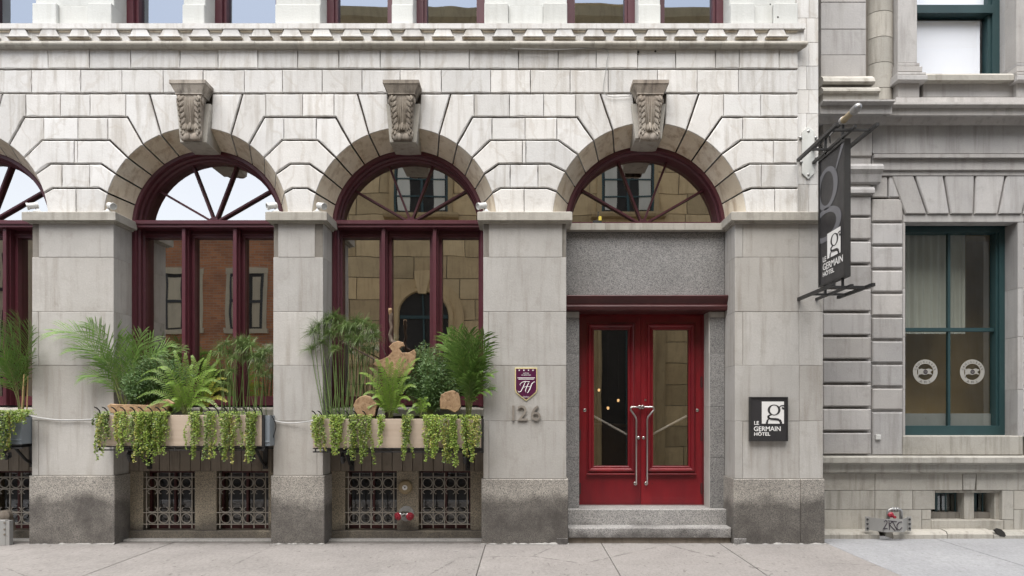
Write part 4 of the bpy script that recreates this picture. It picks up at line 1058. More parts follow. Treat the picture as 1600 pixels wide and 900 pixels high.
# projecting banner sign
bs = thing('projecting_sign', 'tall dark banner sign with large grey g on iron brackets at hotel corner', 'sign', (3.65, .05, 3.1))
XS, ya, yb, zb_, zt_ = 3.645, -.80, -.15, 3.20, 4.72
g = G(); g.box(XS-.02, XS+.02, ya, yb, zb_, zt_); g.build('panel', 'sign_dark', bs)
g = G()
for (p, q, r_, t) in ((ya-.022, ya, zb_-.02, zt_+.02), (yb, yb+.022, zb_-.02, zt_+.02), (ya, yb, zt_, zt_+.02), (ya, yb, zb_-.02, zb_)): g.box(XS-.035, XS+.035, p, q, r_, t)
g.build('frame', 'black_iron', bs)
def yz(P, x): return [(x, y, z) for y, z in P]
Wd = yb-ya
def clipq(P, y0, y1):                               # keep a polygon within the panel's width
    for lim, sg in ((y0, 1), (y1, -1)):
        out = []
        for i in range(len(P)):
            a, b = P[i-1], P[i]; ia, ib = (a[0]-lim)*sg >= 0, (b[0]-lim)*sg >= 0
            if ia != ib: t = (lim-a[0])/(b[0]-a[0]); out.append((lim, a[1]+(b[1]-a[1])*t))
            if ib: out.append(b)
        P = out
        if not P: return P
    return P
g = G()                                             # big cropped g: two slanting loops and an ear, read from the street side
def emit(P):
    P = clipq(P, ya+.004, yb-.004)
    if len(P) >= 3: g.add(yz(P, XS-.0235), [tuple(range(len(P)))])
def loop(cy, cz, ry, rz, wy, wz, tilt, n=36):
    o, i = [], []
    for k in range(n+1):
        a = 2*math.pi*k/n; p = (ry*math.cos(a), rz*math.sin(a)); q = ((ry-wy)*math.cos(a), (rz-wz)*math.sin(a))
        o.append((cy-p[0], cz+p[1]+tilt*p[0])); i.append((cy-q[0], cz+q[1]+tilt*q[0]))
    for k in range(n): emit([o[k], o[k+1], i[k+1], i[k]])
loop(-.34, 4.33, .29, .25, .11, .05, 0); loop(-.30, 3.90, .42, .20, .13, .06, 0)
emit([(-.55, 4.46), (-.60, 4.48), (-.80, 4.72), (-.72, 4.72)])
g.build('large_letter', 'sign_grey', bs, fixn=False)
s_ = .30; y0 = -.36; z0 = 3.48                      # logo square: left of it is the far (wall) side
g = G(); g.add(yz([(y0, z0), (y0-s_*1.15, z0), (y0-s_*1.15, z0+s_), (y0, z0+s_)], XS-.0255), [(0,1,2,3)]); g.build('logo_square', 'sign_white', bs, fixn=False)
g = G(); logo_g(g, 0, 0, s_, lambda P: g.add(yz([(y0-p*s_*1.15, z0+q*s_) for p, q in P], XS-.0275), [(0,1,2,3)])); g.build('letter_g', 'sign_dark', bs, fixn=False)
g = G()
for txt, y, z, size, sx in (('LE', -.235, 3.465, .085, 1.15), ('GERMAIN', -.235, 3.365, .112, 1.10), ('HÔTEL', -.235, 3.29, .075, 1.3)): text_geo(g, txt, size, y, z, XS-.0255, .002, plane='YZ', sx=sx, bold=.0012)
g.build('lettering', 'sign_white', bs, fixn=False)
def bracket(z, y_end, name, up):
    g = G()
    for X, e in ((3.42, y_end), (3.86, y_end)):
        g.box(X-.018, X+.018, e, .02 if X < 3.5 else -.12, z-.018, z+.018)
    for y in (y_end+.16, -.34): g.box(3.42, 3.86, y-.014, y+.014, z-.012, z+.012)
    g.box(XS-.016, XS+.016, y_end+.05, .13, z-.014, z+.014)
    for y in (-.70, -.25): g.box(XS-.012, XS+.012, y-.012, y+.012, min(z, z+up), max(z, z+up))
    return g.build(name, 'black_iron', bs)
bracket(4.80, -1.06, 'upper_bracket', -.07); bracket(3.06, -.98, 'lower_bracket', .125)
g = G(); g.tube([(XS, .12, 4.985), (XS, -.86, 4.985)], .028, 10); g.build('lamp_arm', 'black_iron', bs)
g = G(); g.lathe((XS, -.70, 4.985), (0, -1, 0), [(0, .032), (.02, .040), (.05, .040), (.055, .034), (.25, .034)], 14, 1); g.build('lamp_barrel', ['brass', 'brass'], bs)
g = G(); g.lathe((XS, -.95, 4.985), (0, -1, 0), [(0, .042), (.05, .047), (.11, .045), (.14, .032), (.15, .012)], 14); g2 = G(); g2.lathe((XS, -.68, 4.985), (0, -1, 0), [(0, .035), (.01, .046), (.04, .046), (.05, .035)], 14); g2.build('lamp_collar', 'dull_steel', bs, True); g.build('lamp_head', 'dull_steel', bs, True)
g = G()
for y in (-.70, -.25): g.box(XS-.014, XS+.014, y-.014, y+.014, 4.81, 4.965)
g.tube([(XS-.02, -.45, 4.97), (XS-.09, -.40, 4.93), (XS-.10, -.33, 4.86), (XS-.04, -.28, 4.82)], .009, 6); g.tube([(XS, -.5, 4.97), (XS-.06, -.5, 4.90), (XS-.03, -.45, 4.83)], .008, 6)
g.build('hanger', 'black_iron', bs)
# tie plate bolted to the quoin strip behind the sign
tp = thing('wall_plate', 'white painted pointed iron plate bolted to the hotel corner behind the banner sign', 'plate', (3.62, .1, 4.55))
Y = .10; g = G(); P = [px(*q, Y) for q in ((1263, 280), (1272, 271), (1273, 206), (1262.5, 198), (1253, 206), (1253, 271))]
g.prism(P, Y-.004, .112, .003); g.build('plate', 'painted_stone', tp)
for (x, y) in ((1251, 215), (1275, 215), (1250, 247), (1276, 247), (1275, 253), (1263, 205), (1263, 273), (1252, 253)):
    X, Z = px(x, y, Y); g = G(); g.lathe((X, .114, Z), (0, -1, 0), [(0, .018), (.022, .018), (.028, .008)], 6); g.build('bolt', 'dull_steel', tp)
# award shield
sh = thing('award_shield', 'small purple shield plaque with gold rim and script H above house number', 'plaque', (.0, 0, 2.0))
Y = -.012; P = [px(*q, Y) for q in ((804.5, 574.5), (839.5, 574.5), (839.8, 608), (838, 613.5), (832, 619), (822, 626.5), (812, 619), (806, 613.5), (804.3, 608))]
g = G(); g.prism(P, Y, -.001, .002); g.build('rim', 'plaque_gold', sh)
g = G(); g.prism(offset_poly(ccw(P), .014), Y-.003, Y); g.build('field', 'plaque_purple', sh)
g = G(); k = D0/F
for i in range(4):
    X, Z = px(811.5+i*7.1, 578.5, Y); pts = [(X+(.0135 if j % 2 == 0 else .0058)*math.sin(j*math.pi/5), Z+(.0135 if j % 2 == 0 else .0058)*math.cos(j*math.pi/5)) for j in range(10)]
    g.prism(pts, Y-.005, Y-.003)
X, Z = px(822, 584.3, Y); text_geo(g, 'HÔTEL', 3.0*k, X, Z, Y-.004, .001, 'CENTER'); X, Z = px(822, 587, Y); text_geo(g, 'LE GERMAIN', 2.7*k, X, Z, Y-.004, .001, 'CENTER')
X, Z = px(822, 621, Y); text_geo(g, 'Québec', 3.2*k, X, Z, Y-.004, .001, 'CENTER')
for yy in (590.4, 592.4): a, z = px(808.5 if yy < 591 else 810, yy, Y); b, _ = px(836 if yy < 591 else 834, yy, Y); g.box(a, b, Y-.005, Y-.003, z-.004, z+.004)
def scr(pts, w):
    Q = [px(x, y, Y) for x, y in pts]; g.tube([(a, Y-.004, b) for a, b in Q], [q*k for q in w], 6)
scr([(809, 610.5), (810.5, 613), (814, 611.5), (817.5, 605), (820, 598.5), (822, 596.2)], [.35, .6, .7, .8, .6, .3])
scr([(823.5, 613.5), (825, 613.3), (828, 608), (831, 600), (834, 597), (836, 596.8)], [.3, .6, .9, .8, .5, .3])
scr([(822, 613), (820.8, 611), (823.5, 603.5), (826.5, 597.5)], [.3, .6, .8, .4])
scr([(813, 603), (812.5, 600.5), (816, 597.2), (821, 596), (828, 596.4)], [.3, .5, .5, .5, .3])
scr([(817, 605.5), (823, 604), (829, 604.5)], [.3, .4, .3])
g.build('lettering', 'sign_white', sh, fixn=False)
hn = thing('house_number', 'three bronze grey numerals 126 fixed to the pier left of the door', 'numerals', (.0, 0, 1.6))
for ch, x in (('1', 793), ('2', 807.5), ('6', 828)):
    g = G(); X, Z = px(x, 657, -.02); sub = G(); text_geo(sub, ch, 34*k, X, Z, -.014, .024, sx=1.06, bold=.0005); g.v, g.f, g.m = sub.v, sub.f, sub.m; g.build('numeral', 'bronze', hn, fixn=False)
# spotlights on the ledges
def spotlight(xp, yp, aim, label):
    X, Z = px(xp, yp, -.02); zb = pZ(330, -.08)
    t = thing('spotlight', label, 'spotlight', (X, -.02, zb), 'small white spotlights on the pier ledges')
    g = G(); g.lathe((X-aim*.06, .0, zb-.002), (0, 0, 1), [(0, .055), (.018, .055), (.026, .03), (.05, .018)], 14); g.build('base', 'white_plastic', t, True)
    d = Vector((aim*.8, -.55, -.30)).normalized(); c = Vector((X-aim*.01, -.02, zb+.085))
    g = G(); g.tube([(X-aim*.06, 0, zb+.045), tuple(c)], .013, 8); g.build('arm', 'dull_steel', t)
    g = G(); g.lathe(tuple(c-d*.06), tuple(d), [(0, .030), (.006, .036), (.10, .038), (.105, .044), (.125, .044), (.126, .036), (.118, .034)], 16); g.build('barrel', 'white_plastic', t)
spotlight(50, 318, -1, 'white spotlight on left end of the leftmost pier ledge')
spotlight(175, 318, 1, 'white spotlight on right end of the leftmost pier ledge')
spotlight(424, 318, -1, 'white spotlight on left end of the narrow pier ledge between the arched windows')
spotlight(503, 318, 1, 'white spotlight on right end of the narrow pier ledge between the arched windows')
spotlight(752, 318, -1, 'white spotlight on left end of the ledge above house number pier')
fl = thing('small_lamp', 'tiny black lamp with yellow lens on the stone sill under the door fanlight', 'lamp', (pX(936, .36), .36, zs1))
X = pX(934, .36); g = G(); g.box(X-.06, X+.05, .345, .40, zs1-.001, zs1+.04, .004); g.box(X+.0, X+.012, .37, .38, zs1+.04, zs1+.16); g.build('body', 'black_iron', fl)
g = G(); g.lathe((X+.03, .36, zs1+.04), (0, 0, 1), [(0, .022), (.05, .022), (.056, .012)], 12); g.build('lens', 'yellow_lens', fl)
# alarm gong and fire brigade inlet between the basement grilles
X, Z = px(634, 761, YB); t = thing('alarm_gong', 'round tan alarm gong between two basement grilles under the middle planter', 'alarm gong', (X, YB, Z))
g = G(); g.lathe((X, YB+.002, Z), (0, -1, 0), [(0, .088), (.02, .091), (.045, .088), (.058, .078), (.064, .06), (.066, .036)], 32); g.build('gong', 'brass', t, False)
g = G(); g.lathe((X, YB-.064, Z), (0, -1, 0), [(0, .033), (.008, .033), (.011, .028)], 20); g.build('badge', 'sign_white', t)
g = G(); g.lathe((X, YB-.074, Z), (0, -1, 0), [(0, .009), (.008, .007)], 10); g.prism([(X-.018, Z+.012), (X+.012, Z+.004), (X+.014, Z+.009), (X-.016, Z+.017)], YB-.077, YB-.07); g.build('screw', 'black_iron', t)
X, Z = px(634, 803, YB); t = thing('fire_inlet', 'chrome twin fire hose inlet with two red caps below the alarm gong', 'fire inlet', (X, YB, Z))
g = G(); g.lathe((X+.01, YB+.002, Z+.005), (0, -1, 0), [(0, .10), (.012, .10), (.018, .092), (.02, .06)], 28); g.build('wall_plate', 'box_grey', t)
g = G()
for s_ in (-1, 1): g.tube([(X+s_*.012, YB-.0, Z+.012), (X+s_*.02, YB-.06, Z+.014), (X+s_*.045, YB-.10, Z+.004), (X+s_*.07, YB-.13, Z-.008)], [.034, .036, .038, .042], 14)
g.build('body', 'steel', t, True)
for s_ in (-1, 1):
    g = G(); d = Vector((s_*.60, -.75, -.25)).normalized(); c = Vector((X+s_*.07, YB-.128, Z-.008))
    g.lathe(tuple(c), tuple(d), [(0, .050), (.026, .050), (.032, .042), (.034, .02), (.045, .018), (.047, .008)], 18); g.build('cap', 'cap_red', t)
# metal guard box with pipe on the neighbour's base
bx = thing('pipe_guard_box', 'grey metal guard box with scrawled graffiti and pipe at the neighbour wall base', 'guard box', (5.05, .3, .1))
Yf = .20
x0, zt_ = px(1382, 811, Yf); x1, zb_ = px(1411, 831.5, Yf); xl, xr = pX(1358, .35)-.0, pX(1417, .36)
g = G()
P = [(xl, .352), (x0, Yf), (x1, Yf), (xr, .352)]; th = .006
vs = [(x, y, zb_) for x, y in P]+[(x, y, zt_) for x, y in P]+[(x+(.004 if i > 1 else -.0), y+th, zb_) for i, (x, y) in enumerate(P)]+[(x, y+th, zt_) for x, y in P]
g.add(vs, [(i, i+1, i+5, i+4) for i in range(3)]+[(8+i, 12+i, 13+i, 9+i) for i in range(3)]+[(4+i, 5+i, 13+i, 12+i) for i in range(3)]+[(i, 8+i, 9+i, i+1) for i in range(3)])
g.box(xl-.05, xl, .346, .358, zb_-.01, zt_+.01); g.box(xr, xr+.05, .346, .358, zb_-.01, zt_+.01)
g.build('guard_plate', 'box_grey', bx)
for X in (xl-.025, xr+.025):
    for q in (.15, .5, .85): g = G(); g.lathe((X, .347, zb_+(zt_-zb_)*q), (0, -1, 0), [(0, .014), (.012, .014), (.016, .006)], 8); g.build('bolt', 'black_iron', bx)
g = G(); xa, za = px(1386, 797.5, .36); xb, _ = px(1406, 797.5, .36); ztop = pZ(795.5, .36)
g.tube([(xa, .33, .1), (xa, .33, ztop-.03), (xa+.012, .33, ztop-.008), (xa+.03, .33, ztop), (xb-.03, .33, ztop), (xb-.012, .33, ztop-.008), (xb, .33, ztop-.03), (xb, .33, .1)], .022, 12)
for X in (xa+.05, (xa+xb)/2, xb-.05): g.tube([(X-.012, .33, ztop), (X+.012, .33, ztop)], .031, 12)
g.build('pipe', 'dull_steel', bx, True)
g = G(); c = (xa-.01, .26, zt_+.045); g.lathe(c, (0, -1, .2), [(0, .015), (.01, .036), (.02, .036), (.03, .015), (.04, .012)], 10); g.tube([(xa, .33, zt_+.03), (xa-.01, .25, zt_+.05)], .018, 8); g.lathe((xa+.03, .25, zt_+.02), (0, -1, 0), [(0, .02), (.03, .018)], 8); g.build('valve_wheel', 'cap_red', bx)
g = G(); yy = Yf-.002
def sc2(pts): g.tube([(pX(x, yy), yy, pZ(y, yy)) for x, y in pts], .006, 5)
sc2([(1381.5, 815), (1383.5, 812.8), (1386, 813.5), (1386, 817), (1382.5, 823), (1379.5, 827), (1384, 825.5), (1386.5, 826)])
sc2([(1389, 812.5), (1389.8, 827.5)]); sc2([(1389, 820), (1394.5, 814.5)]); sc2([(1390, 820), (1399, 829.5)])
sc2([(1391, 813.8), (1401, 815)]); sc2([(1394.5, 814.5), (1402, 829)]); sc2([(1409, 815.5), (1405, 816), (1401.8, 820), (1401.5, 825.5), (1405, 828.5), (1409.5, 824)])
g.build('graffiti', 'graffiti', bx)
# similar box at the left edge of the picture
lb = thing('corner_guard_box', 'grey steel box with rusty pipe cap at the far left wall base', 'guard box', (-6.7, -.05, 0))
x1 = pX(16, -.08); g = G(); g.box(x1-.42, x1-.045, -.10, -.03, 0.0, pZ(813, -.1), .004); g.box(x1-.045, x1, -.095, -.03, .0, pZ(814, -.1)); g.build('guard_plate', 'box_grey', lb)
g = G()
for q in (817, 827, 835): g.lathe((x1-.055, -.10, pZ(q, -.1)), (0, -1, 0), [(0, .012), (.008, .010)], 8)
g.build('bolt', 'stained_apron', lb)
g = G(); X, Z = px(8.5, 806, .1); g.lathe((X, .16, Z), (0, -1, 0), [(0, .03), (.03, .075), (.09, .075), (.10, .06), (.11, .02)], 16); g.tube([(X, .16, Z), (X, .22, Z-.2)], .04, 10); g.build('pipe_cap', 'stained_apron', lb)
# tiny white box on the neighbour, mortar junction boxes and cables
X, Z = px(1371, 683, YN-.0); g = G(); g.box(X-.035, X+.035, YN-.03, YN+.0, Z-.033, Z+.033, .006); tag(g.build('junction_box', 'white_plastic'), 'tiny white junction box on grey stone left of the teal window', 'box')
def cable(pts, r, mat, label, name='cable'):
    P = [Vector(p) for p in pts]; Q = []
    for i in range(len(P)-1):
        a, b, c, d = P[max(i-1, 0)], P[i], P[i+1], P[min(i+2, len(P)-1)]
        for k in range(6):
            t = k/6; Q.append(.5*((2*b)+(c-a)*t+(2*a-5*b+4*c-d)*t*t+(3*b-a-3*c+d)*t**3))
    Q.append(P[-1]); g = G(); g.tube(Q, r, 6); return tag(g.build(name, mat), label, 'cable')
def pp(x, y, Y): a, z = px(x, y, Y); return (a, Y, z)
cable([pp(40, 645, -.1), pp(52, 651, -.03), pp(90, 656, -.03), pp(130, 656, -.03), pp(156, 654, -.1)], .008, 'cable_grey', 'pale cable strung across the leftmost pier between planters')
cable([pp(420, 649, -.08), pp(428, 657, -.03), pp(455, 661, -.03), pp(492, 657, -.1)], .007, 'cable_grey', 'pale cable crossing the narrow pier between the two full planters')
cable([pp(424, 648, -.1), pp(431, 664, -.06), pp(428, 680, -.05), pp(424, 690, -.05)], .006, 'black_iron', 'black cable loop at right end of the left planter')
cable([pp(800, 76, .0), pp(870, 77.5, .0), pp(944, 76.5, .03), pp(948, 100, .035), pp(945, 147, .035), pp(985, 150, .035)], .0045, 'box_grey', 'thin grey cable running under the cornice down to the door keystone')

# ------------------------------------------------------------------ planters
YF_, YBk = -.20, .24
ZP0 = {}
def planter(cx, x0p, x1p, ytop, ybot, label, xr_trough, panel=True):
    zt = pZ(ytop, YF_); zb = pZ(ybot, YF_)
    t = thing('window_planter', label, 'planter', (cx, 0, zb), 'planters under the arched windows')
    xa, xb = cx-.985, xr_trough
    g = G(); w = .02; zt2 = zt-.005
    g.box(xa, xb, YF_+.03, YF_+.05, zb, zt2); g.box(xa, xb, YBk-w, YBk, zb, zt2); g.box(xa, xa+w, YF_+.05, YBk-w, zb, zt2); g.box(xb-w, xb, YF_+.05, YBk-w, zb, zt2); g.box(xa+w, xb-w, YF_+.05, YBk-w, zb, zb+.02)
    g.prof([(YF_+.022, zb+.045), (YF_+.022, zb+.055), (YF_+.03, zb+.06), (YF_+.03, zb+.04)], xa, xb)
    g.build('trough', 'trough_grey', t)
    g = G(); g.box(xa+w, xb-w, YF_+.05, YBk-w, zb+.02, zt2-.05); g.build('soil', 'soil', t)
    if panel:
        a, b = pX(x0p, YF_), pX(x1p, YF_)
        n = 1; g = G(); g.box(a, b, YF_, YF_+.028, zb, zt, .003); g.build('front_panel', 'planter_wood', t)
        g = G(); g.box(b+.002, b+.03, YF_-.004, YF_+.028, zb-.06, zt); g.build('end_strap', 'black_iron', t)
    else: a, b = xa, xb
    g = G(); g.box(a, b+.03, YF_-.01, YF_+.02, zb-.055, zb-.04); g.box(a, b+.03, YF_-.012, YF_+.02, zb-.012, zb-.002)
    g.box(a, b, YBk-.03, YBk, zb-.055, zb-.04)
    k = 0; x = a+.03
    while x < b: g.box(x-.006, x+.006, YF_-.008, YF_+.012, zb-.045, zb-.005); g.box(x-.008, x+.008, YF_+.02, YBk, zb-.015, zb-.003); x += .23
    g.build('iron_cradle', 'black_iron', t)
    for X in (cx-.72, cx+.78):                      # scrolled wall brackets
        g = G(); g.tube([(X, .30, zb-.03), (X, .0, zb-.04), (X, -.12, zb-.06), (X, -.17, zb-.12), (X, -.13, zb-.18), (X, -.07, zb-.16), (X, -.08, zb-.11)], .022, 8); g.tube([(X, .32, zb-.28), (X, .2, zb-.22), (X, .02, zb-.06)], .018, 8); g.box(X-.03, X+.03, .305, .32, zb-.32, zb); g.build('scroll_bracket', 'black_iron', t)
    return t, zt, zb
def prongs(t, xs, y):
    for x in xs:
        X, Z = px(x, y, YF_-.01); g = G(); g.tube([(X, YF_-.003, Z-.035), (X, YF_-.008, Z-.01), (X-.012, YF_-.015, Z+.045), (X-.028, YF_-.04, Z+.075), (X-.045, YF_-.06, Z+.085)], [.007, .0075, .008, .008, .006], 6); g.build('prong', 'black_iron', t)
P1, ZT1, ZB1 = planter(-4.14, 152, 409, 648.5, 697, 'planter with pink wood front under the left full arched window', -3.125)
P2, ZT2, ZB2 = planter(-1.52, 489, 752, 654.5, 700, 'planter with tan wood front under the middle arched window', -.535)
P0, ZT0, ZB0 = planter(-7.16, -100, 60, 651, 694, 'grey metal planter at the left edge of the picture', -6.165, False)
prongs(P1, [157, 169, 183, 197, 212, 225, 239, 252, 262, 330, 342, 356, 372, 386, 400, 410], 647)
prongs(P2, [495, 504, 518, 533, 546, 559, 573], 653)

# ------------------------------------------------------------------ plants
def blade(g, p, d, side, ln, w, droop=0., fold=.0, m=0):   # a narrow pointed leaf of three segments
    p = Vector(p); d = Vector(d).normalized(); s_ = Vector(side).normalized()
    a = p; b = p+d*ln*.4+Vector((0, 0, -droop*ln*.10)); c = p+d*ln*.75+Vector((0, 0, -droop*ln*.32)); e = p+d*ln+Vector((0, 0, -droop*ln*.6))
    g.add([a-s_*w*.25, a+s_*w*.25, b+s_*w*.5, b-s_*w*.5, c+s_*w*.38, c-s_*w*.38, e], [(0,1,2,3), (3,2,4,5), (5,4,6)], m)
def bez(p0, p1, p2, t): return p0*(1-t)**2+p1*2*t*(1-t)+p2*t*t
def frond(parent, p0, p1, p2, n, ln, w, mat, start=.25, name='frond', roll=0., angle=.75, taper=True, rach=.006, vshape=.35, droop=.6):
    p0, p1, p2 = Vector(p0), Vector(p1), Vector(p2); g = G()
    path = [bez(p0, p1, p2, i/12) for i in range(13)]
    g.tube(path, [rach*(1-.8*i/12) for i in range(13)], 5, 1)
    for i in range(n):
        t = start+(1-start)*(i+.5)/n; p = bez(p0, p1, p2, t); tg = (bez(p0, p1, p2, min(1, t+.02))-bez(p0, p1, p2, t-.02)).normalized()
        up = Vector((math.sin(roll)*1.0, -.55*math.cos(roll)-.1, .8)); side = tg.cross(up).normalized(); nr = side.cross(tg).normalized()
        k = (t-start)/(1-start); L = ln*(.45+1.3*k*(1-k)*2*.9+.12*(1-k)) if taper else ln*(1.05-.85*k)
        for s_ in (-1, 1):
            a = angle*random.uniform(.85, 1.12)*(1-.35*k)
            d = tg*math.cos(a)+side*s_*math.sin(a)+nr*vshape*random.uniform(.4, 1.2)
            sd_ = d.cross(nr if abs(d.dot(nr)) < .9 else side)
            blade(g, p+tg*random.uniform(-.004, .004), d, sd_, L*random.uniform(.9, 1.08), w, droop*random.uniform(.5, 1.5))
    return g.build(name, [mat, 'stem_green'], parent, fixn=False)
def V3(x, y, Y): a, z = px(x, y, Y); return Vector((a, Y, z))
def palm(label, base, tips, mat='palm_leaf', ln=.30, n=30, w=.0105, vshape=.35, mats=None):
    b = V3(*base); t = thing('palm', label, 'palm', tuple(b))
    for i, (x, y, Y, bend, *rest) in enumerate(tips):
        p2 = V3(x, y, Y); h = p2-b
        p1 = b+Vector((h.x*.30, h.y*.3, h.z*.62+abs(h.x)*bend+.05))
        off = Vector((random.uniform(-.03, .03), random.uniform(-.03, .03), 0))
        frond(t, b+off, p1, p2, n, ln*(rest[0] if rest else 1), w, mat, .28, roll=random.uniform(-.5, .5), vshape=vshape)
    return t
def fern(label, base, tips, mat='fern_leaf', ln=.10, n=26, w=.0095):
    b = V3(*base); t = thing('fern', label, 'fern', tuple(b))
    for i, (x, y, Y, bend, *rest) in enumerate(tips):
        p2 = V3(x, y, Y); h = p2-b
        p1 = b+Vector((h.x*.45, h.y*.45, h.z*.7+abs(h.x)*bend+.10))
        frond(t, b+Vector((random.uniform(-.03, .03), random.uniform(-.02, .02), 0)), p1, p2, n, ln, w, rest[0] if rest else mat, .12, angle=1.25, taper=False, rach=.004, vshape=.12, droop=.25, roll=random.uniform(-.3, .3))
    return t
def papyrus(label, spots, zbase, blade_n=46, R0=.22):
    t = None
    for (xb, xt, yt, Y, r) in spots:
        top = V3(xt, yt, Y); X = pX(xb, Y)
        if t is None: t = thing('papyrus', label, 'papyrus', (X, Y, zbase))
        b = Vector((X, Y, zbase)); mid = (b+top)/2+Vector((random.uniform(-.03, .03), 0, 0))
        g = G(); g.tube([bez(b, mid, top, i/8) for i in range(9)], [.0065-.0003*i for i in range(9)], 5); st = g.build('stalk', 'papyrus_leaf', t)
        g = G()
        for k in range(int(blade_n*3)):
            a = random.uniform(0, 2*math.pi); e = random.uniform(-.35, 1.25); d = Vector((math.cos(a)*math.cos(e), math.sin(a)*math.cos(e)*.8, math.sin(e)))
            blade(g, top, d, d.cross(Vector((.3, .5, .8))), r*random.uniform(.55, 1.3), .0046, random.uniform(.3, 1.4))
        g.build('umbel', 'papyrus_leaf', st, fixn=False)
    for k in range(14):                             # basal shoots
        xb, xt, yt, Y, r = random.choice(spots); X = pX(xb, Y)+random.uniform(-.12, .12); h = random.uniform(.3, .75)
        g = G(); b = Vector((X, Y+random.uniform(-.05, .05), zbase)); e = b+Vector((random.uniform(-.12, .12), random.uniform(-.05, .05), h)); g.tube([b, (b+e)/2+Vector((random.uniform(-.02, .02), 0, 0)), e], [.005, .0045, .002], 4)
        g.build('shoot', 'papyrus_leaf', t)
    return t
def bush(label, c, r, base, plumes=85, needles=60, mat='bush_leaf', nl=.035):
    b = V3(*base); t = thing('asparagus_fern', label, 'foliage plant', tuple(b)); g = G(); gs = G()
    C = V3(*c)
    for i in range(plumes):
        u = Vector((random.gauss(0, 1), random.gauss(0, 1), random.gauss(0, 1))).normalized()*random.uniform(.55, 1.0)
        e = C+Vector((u.x*r[0], u.y*r[1], u.z*r[2])); m_ = b+(e-b)*.5+Vector((0, 0, .14)); gs.tube([bez(b, m_, e, k/6) for k in range(7)], .0022, 4)
        for k in range(needles):
            tt = random.uniform(.42, 1.0); p = bez(b, m_, e, tt); d = Vector((random.gauss(0, 1), random.gauss(0, 1), random.gauss(.25, .8))).normalized()
            o = d*random.uniform(.0, .055)
            blade(g, p+o, d+Vector((random.gauss(0, .5), 0, random.gauss(0, .5))), d.orthogonal(), nl*random.uniform(.7, 1.5), .0085, .2)
    struct(g.build('foliage', mat, t, fixn=False), 'stuff'); gs.build('stem', 'stem_green', t, fixn=False)
    return t
ORD = ['leftmost', 'second', 'third', 'fourth', 'fifth', 'sixth', 'seventh', 'eighth', 'ninth', 'tenth', 'eleventh', 'rightmost']
def creeper(x0, x1, ytop, ybot, label, dens=1.0, grp='creepers hanging over the planters'):
    Y = YF_-.012; xa, zt = px(x0, ytop, Y); xb, zb = px(x1, ybot, Y)
    t = thing('trailing_creeper', label, 'creeper', ((xa+xb)/2, Y, zt), grp); g = G(); gs = G()
    n = max(5, int((xb-xa)/.0105*dens))
    for i in range(n):
        x = random.uniform(xa+.01, xb-.01); edge = 1-abs((x-(xa+xb)/2)/((xb-xa)/2+1e-6))**2
        L = (zt-zb)*(random.choice([random.uniform(.25, .7), random.uniform(.6, .95), random.uniform(.8, 1.05)]) if edge > .35 else random.uniform(.2, .85)); zz = zt+random.uniform(-.02, .03); yy = Y+random.uniform(-.055, .005)
        pts = []; dx = 0; s_ = 0; mt = random.choice([0, 0, 0, 0, 1, 2]); ld = random.choice([2, 2, 3, 3])
        while s_ < L:
            dx += random.gauss(0, .0055); pts.append(Vector((x+dx, yy-.02*math.sin(min(1, s_/.1)*1.5)+random.gauss(0, .003), zz-s_)))
            s_ += .0125
        if len(pts) < 2: continue
        gs.tube(pts, .0016, 3, cap=False)
        for p in pts:
            for q in range(ld):
                if random.random() < .12: continue
                a = random.uniform(math.pi*.9, math.pi*2.1); d = Vector((math.cos(a), math.sin(a)*.8, random.uniform(-.5, .35))).normalized(); w = random.uniform(.009, .0195)
                nrm = Vector((random.gauss(0, .5), -1, random.gauss(.35, .5))).normalized(); s2 = d.cross(nrm).normalized(); c = p+d*.010
                g.add([c-d*w*.5, c+s2*w*.55-d*w*.1, c+s2*w*.4+d*w*.6, c+d*w*.95, c-s2*w*.4+d*w*.6, c-s2*w*.55-d*w*.1], [(0,1,2,3,4,5)], mt if random.random() < .8 else random.choice([0, 1, 2]))
    for i in range(int(n*10)):                      # crown of leaves lying on the rim
        c = Vector((random.uniform(xa-.01, xb+.01), Y+random.uniform(-.05, .10), zt+random.uniform(-.03, .035))); d = Vector((random.gauss(0, 1), random.gauss(-.3, .8), random.gauss(0, .4))).normalized(); w = random.uniform(.009, .015)
        nrm = Vector((random.gauss(0, .4), -.6, .8)).normalized(); s2 = d.cross(nrm).normalized()
        g.add([c-d*w*.5, c+s2*w*.55-d*w*.1, c+s2*w*.4+d*w*.6, c+d*w*.95, c-s2*w*.4+d*w*.6, c-s2*w*.55-d*w*.1], [(0,1,2,3,4,5)])
    struct(g.build('leaves', ['creeper_leaf', 'creeper_dark', 'creeper_yellow'], t, fixn=False), 'stuff'); gs.build('stem', 'stem_green', t, fixn=False)
C1 = [(151, 171, 716, .85), (181, 201, 718, .85), (206, 264, 722, 1.1), (297, 314, 718, .85), (321, 339, 722, .8), (346, 377, 721, .75), (386, 407, 723, .95)]
for i, (a, b, c, d) in enumerate(C1):
    creeper(a, b, 647, c, 'leafy creeper tuft, '+(ORD[i] if i < 6 else 'rightmost')+(' from the left' if 0 < i < 6 else '')+' on the pink fronted planter' if i != 2 else 'widest and thickest creeper tuft hanging over the pink fronted planter', d)
C2 = [(489, 508, 702, .9), (515, 538, 719, .9), (549, 582, 721, .8), (590, 600, 702, .5), (630, 645, 720, 1.1), (661, 687, 722, .85), (689, 713, 727, 1.15), (718, 750, 722, .8)]
for i, (a, b, c, d) in enumerate(C2):
    creeper(a, b, 652, c, 'shortest thin creeper tuft on the tan fronted planter' if i == 3 else 'leafy creeper tuft, '+(ORD[i] if i < 7 else 'rightmost')+(' from the left' if 0 < i < 7 else '')+' on the tan fronted planter', d)
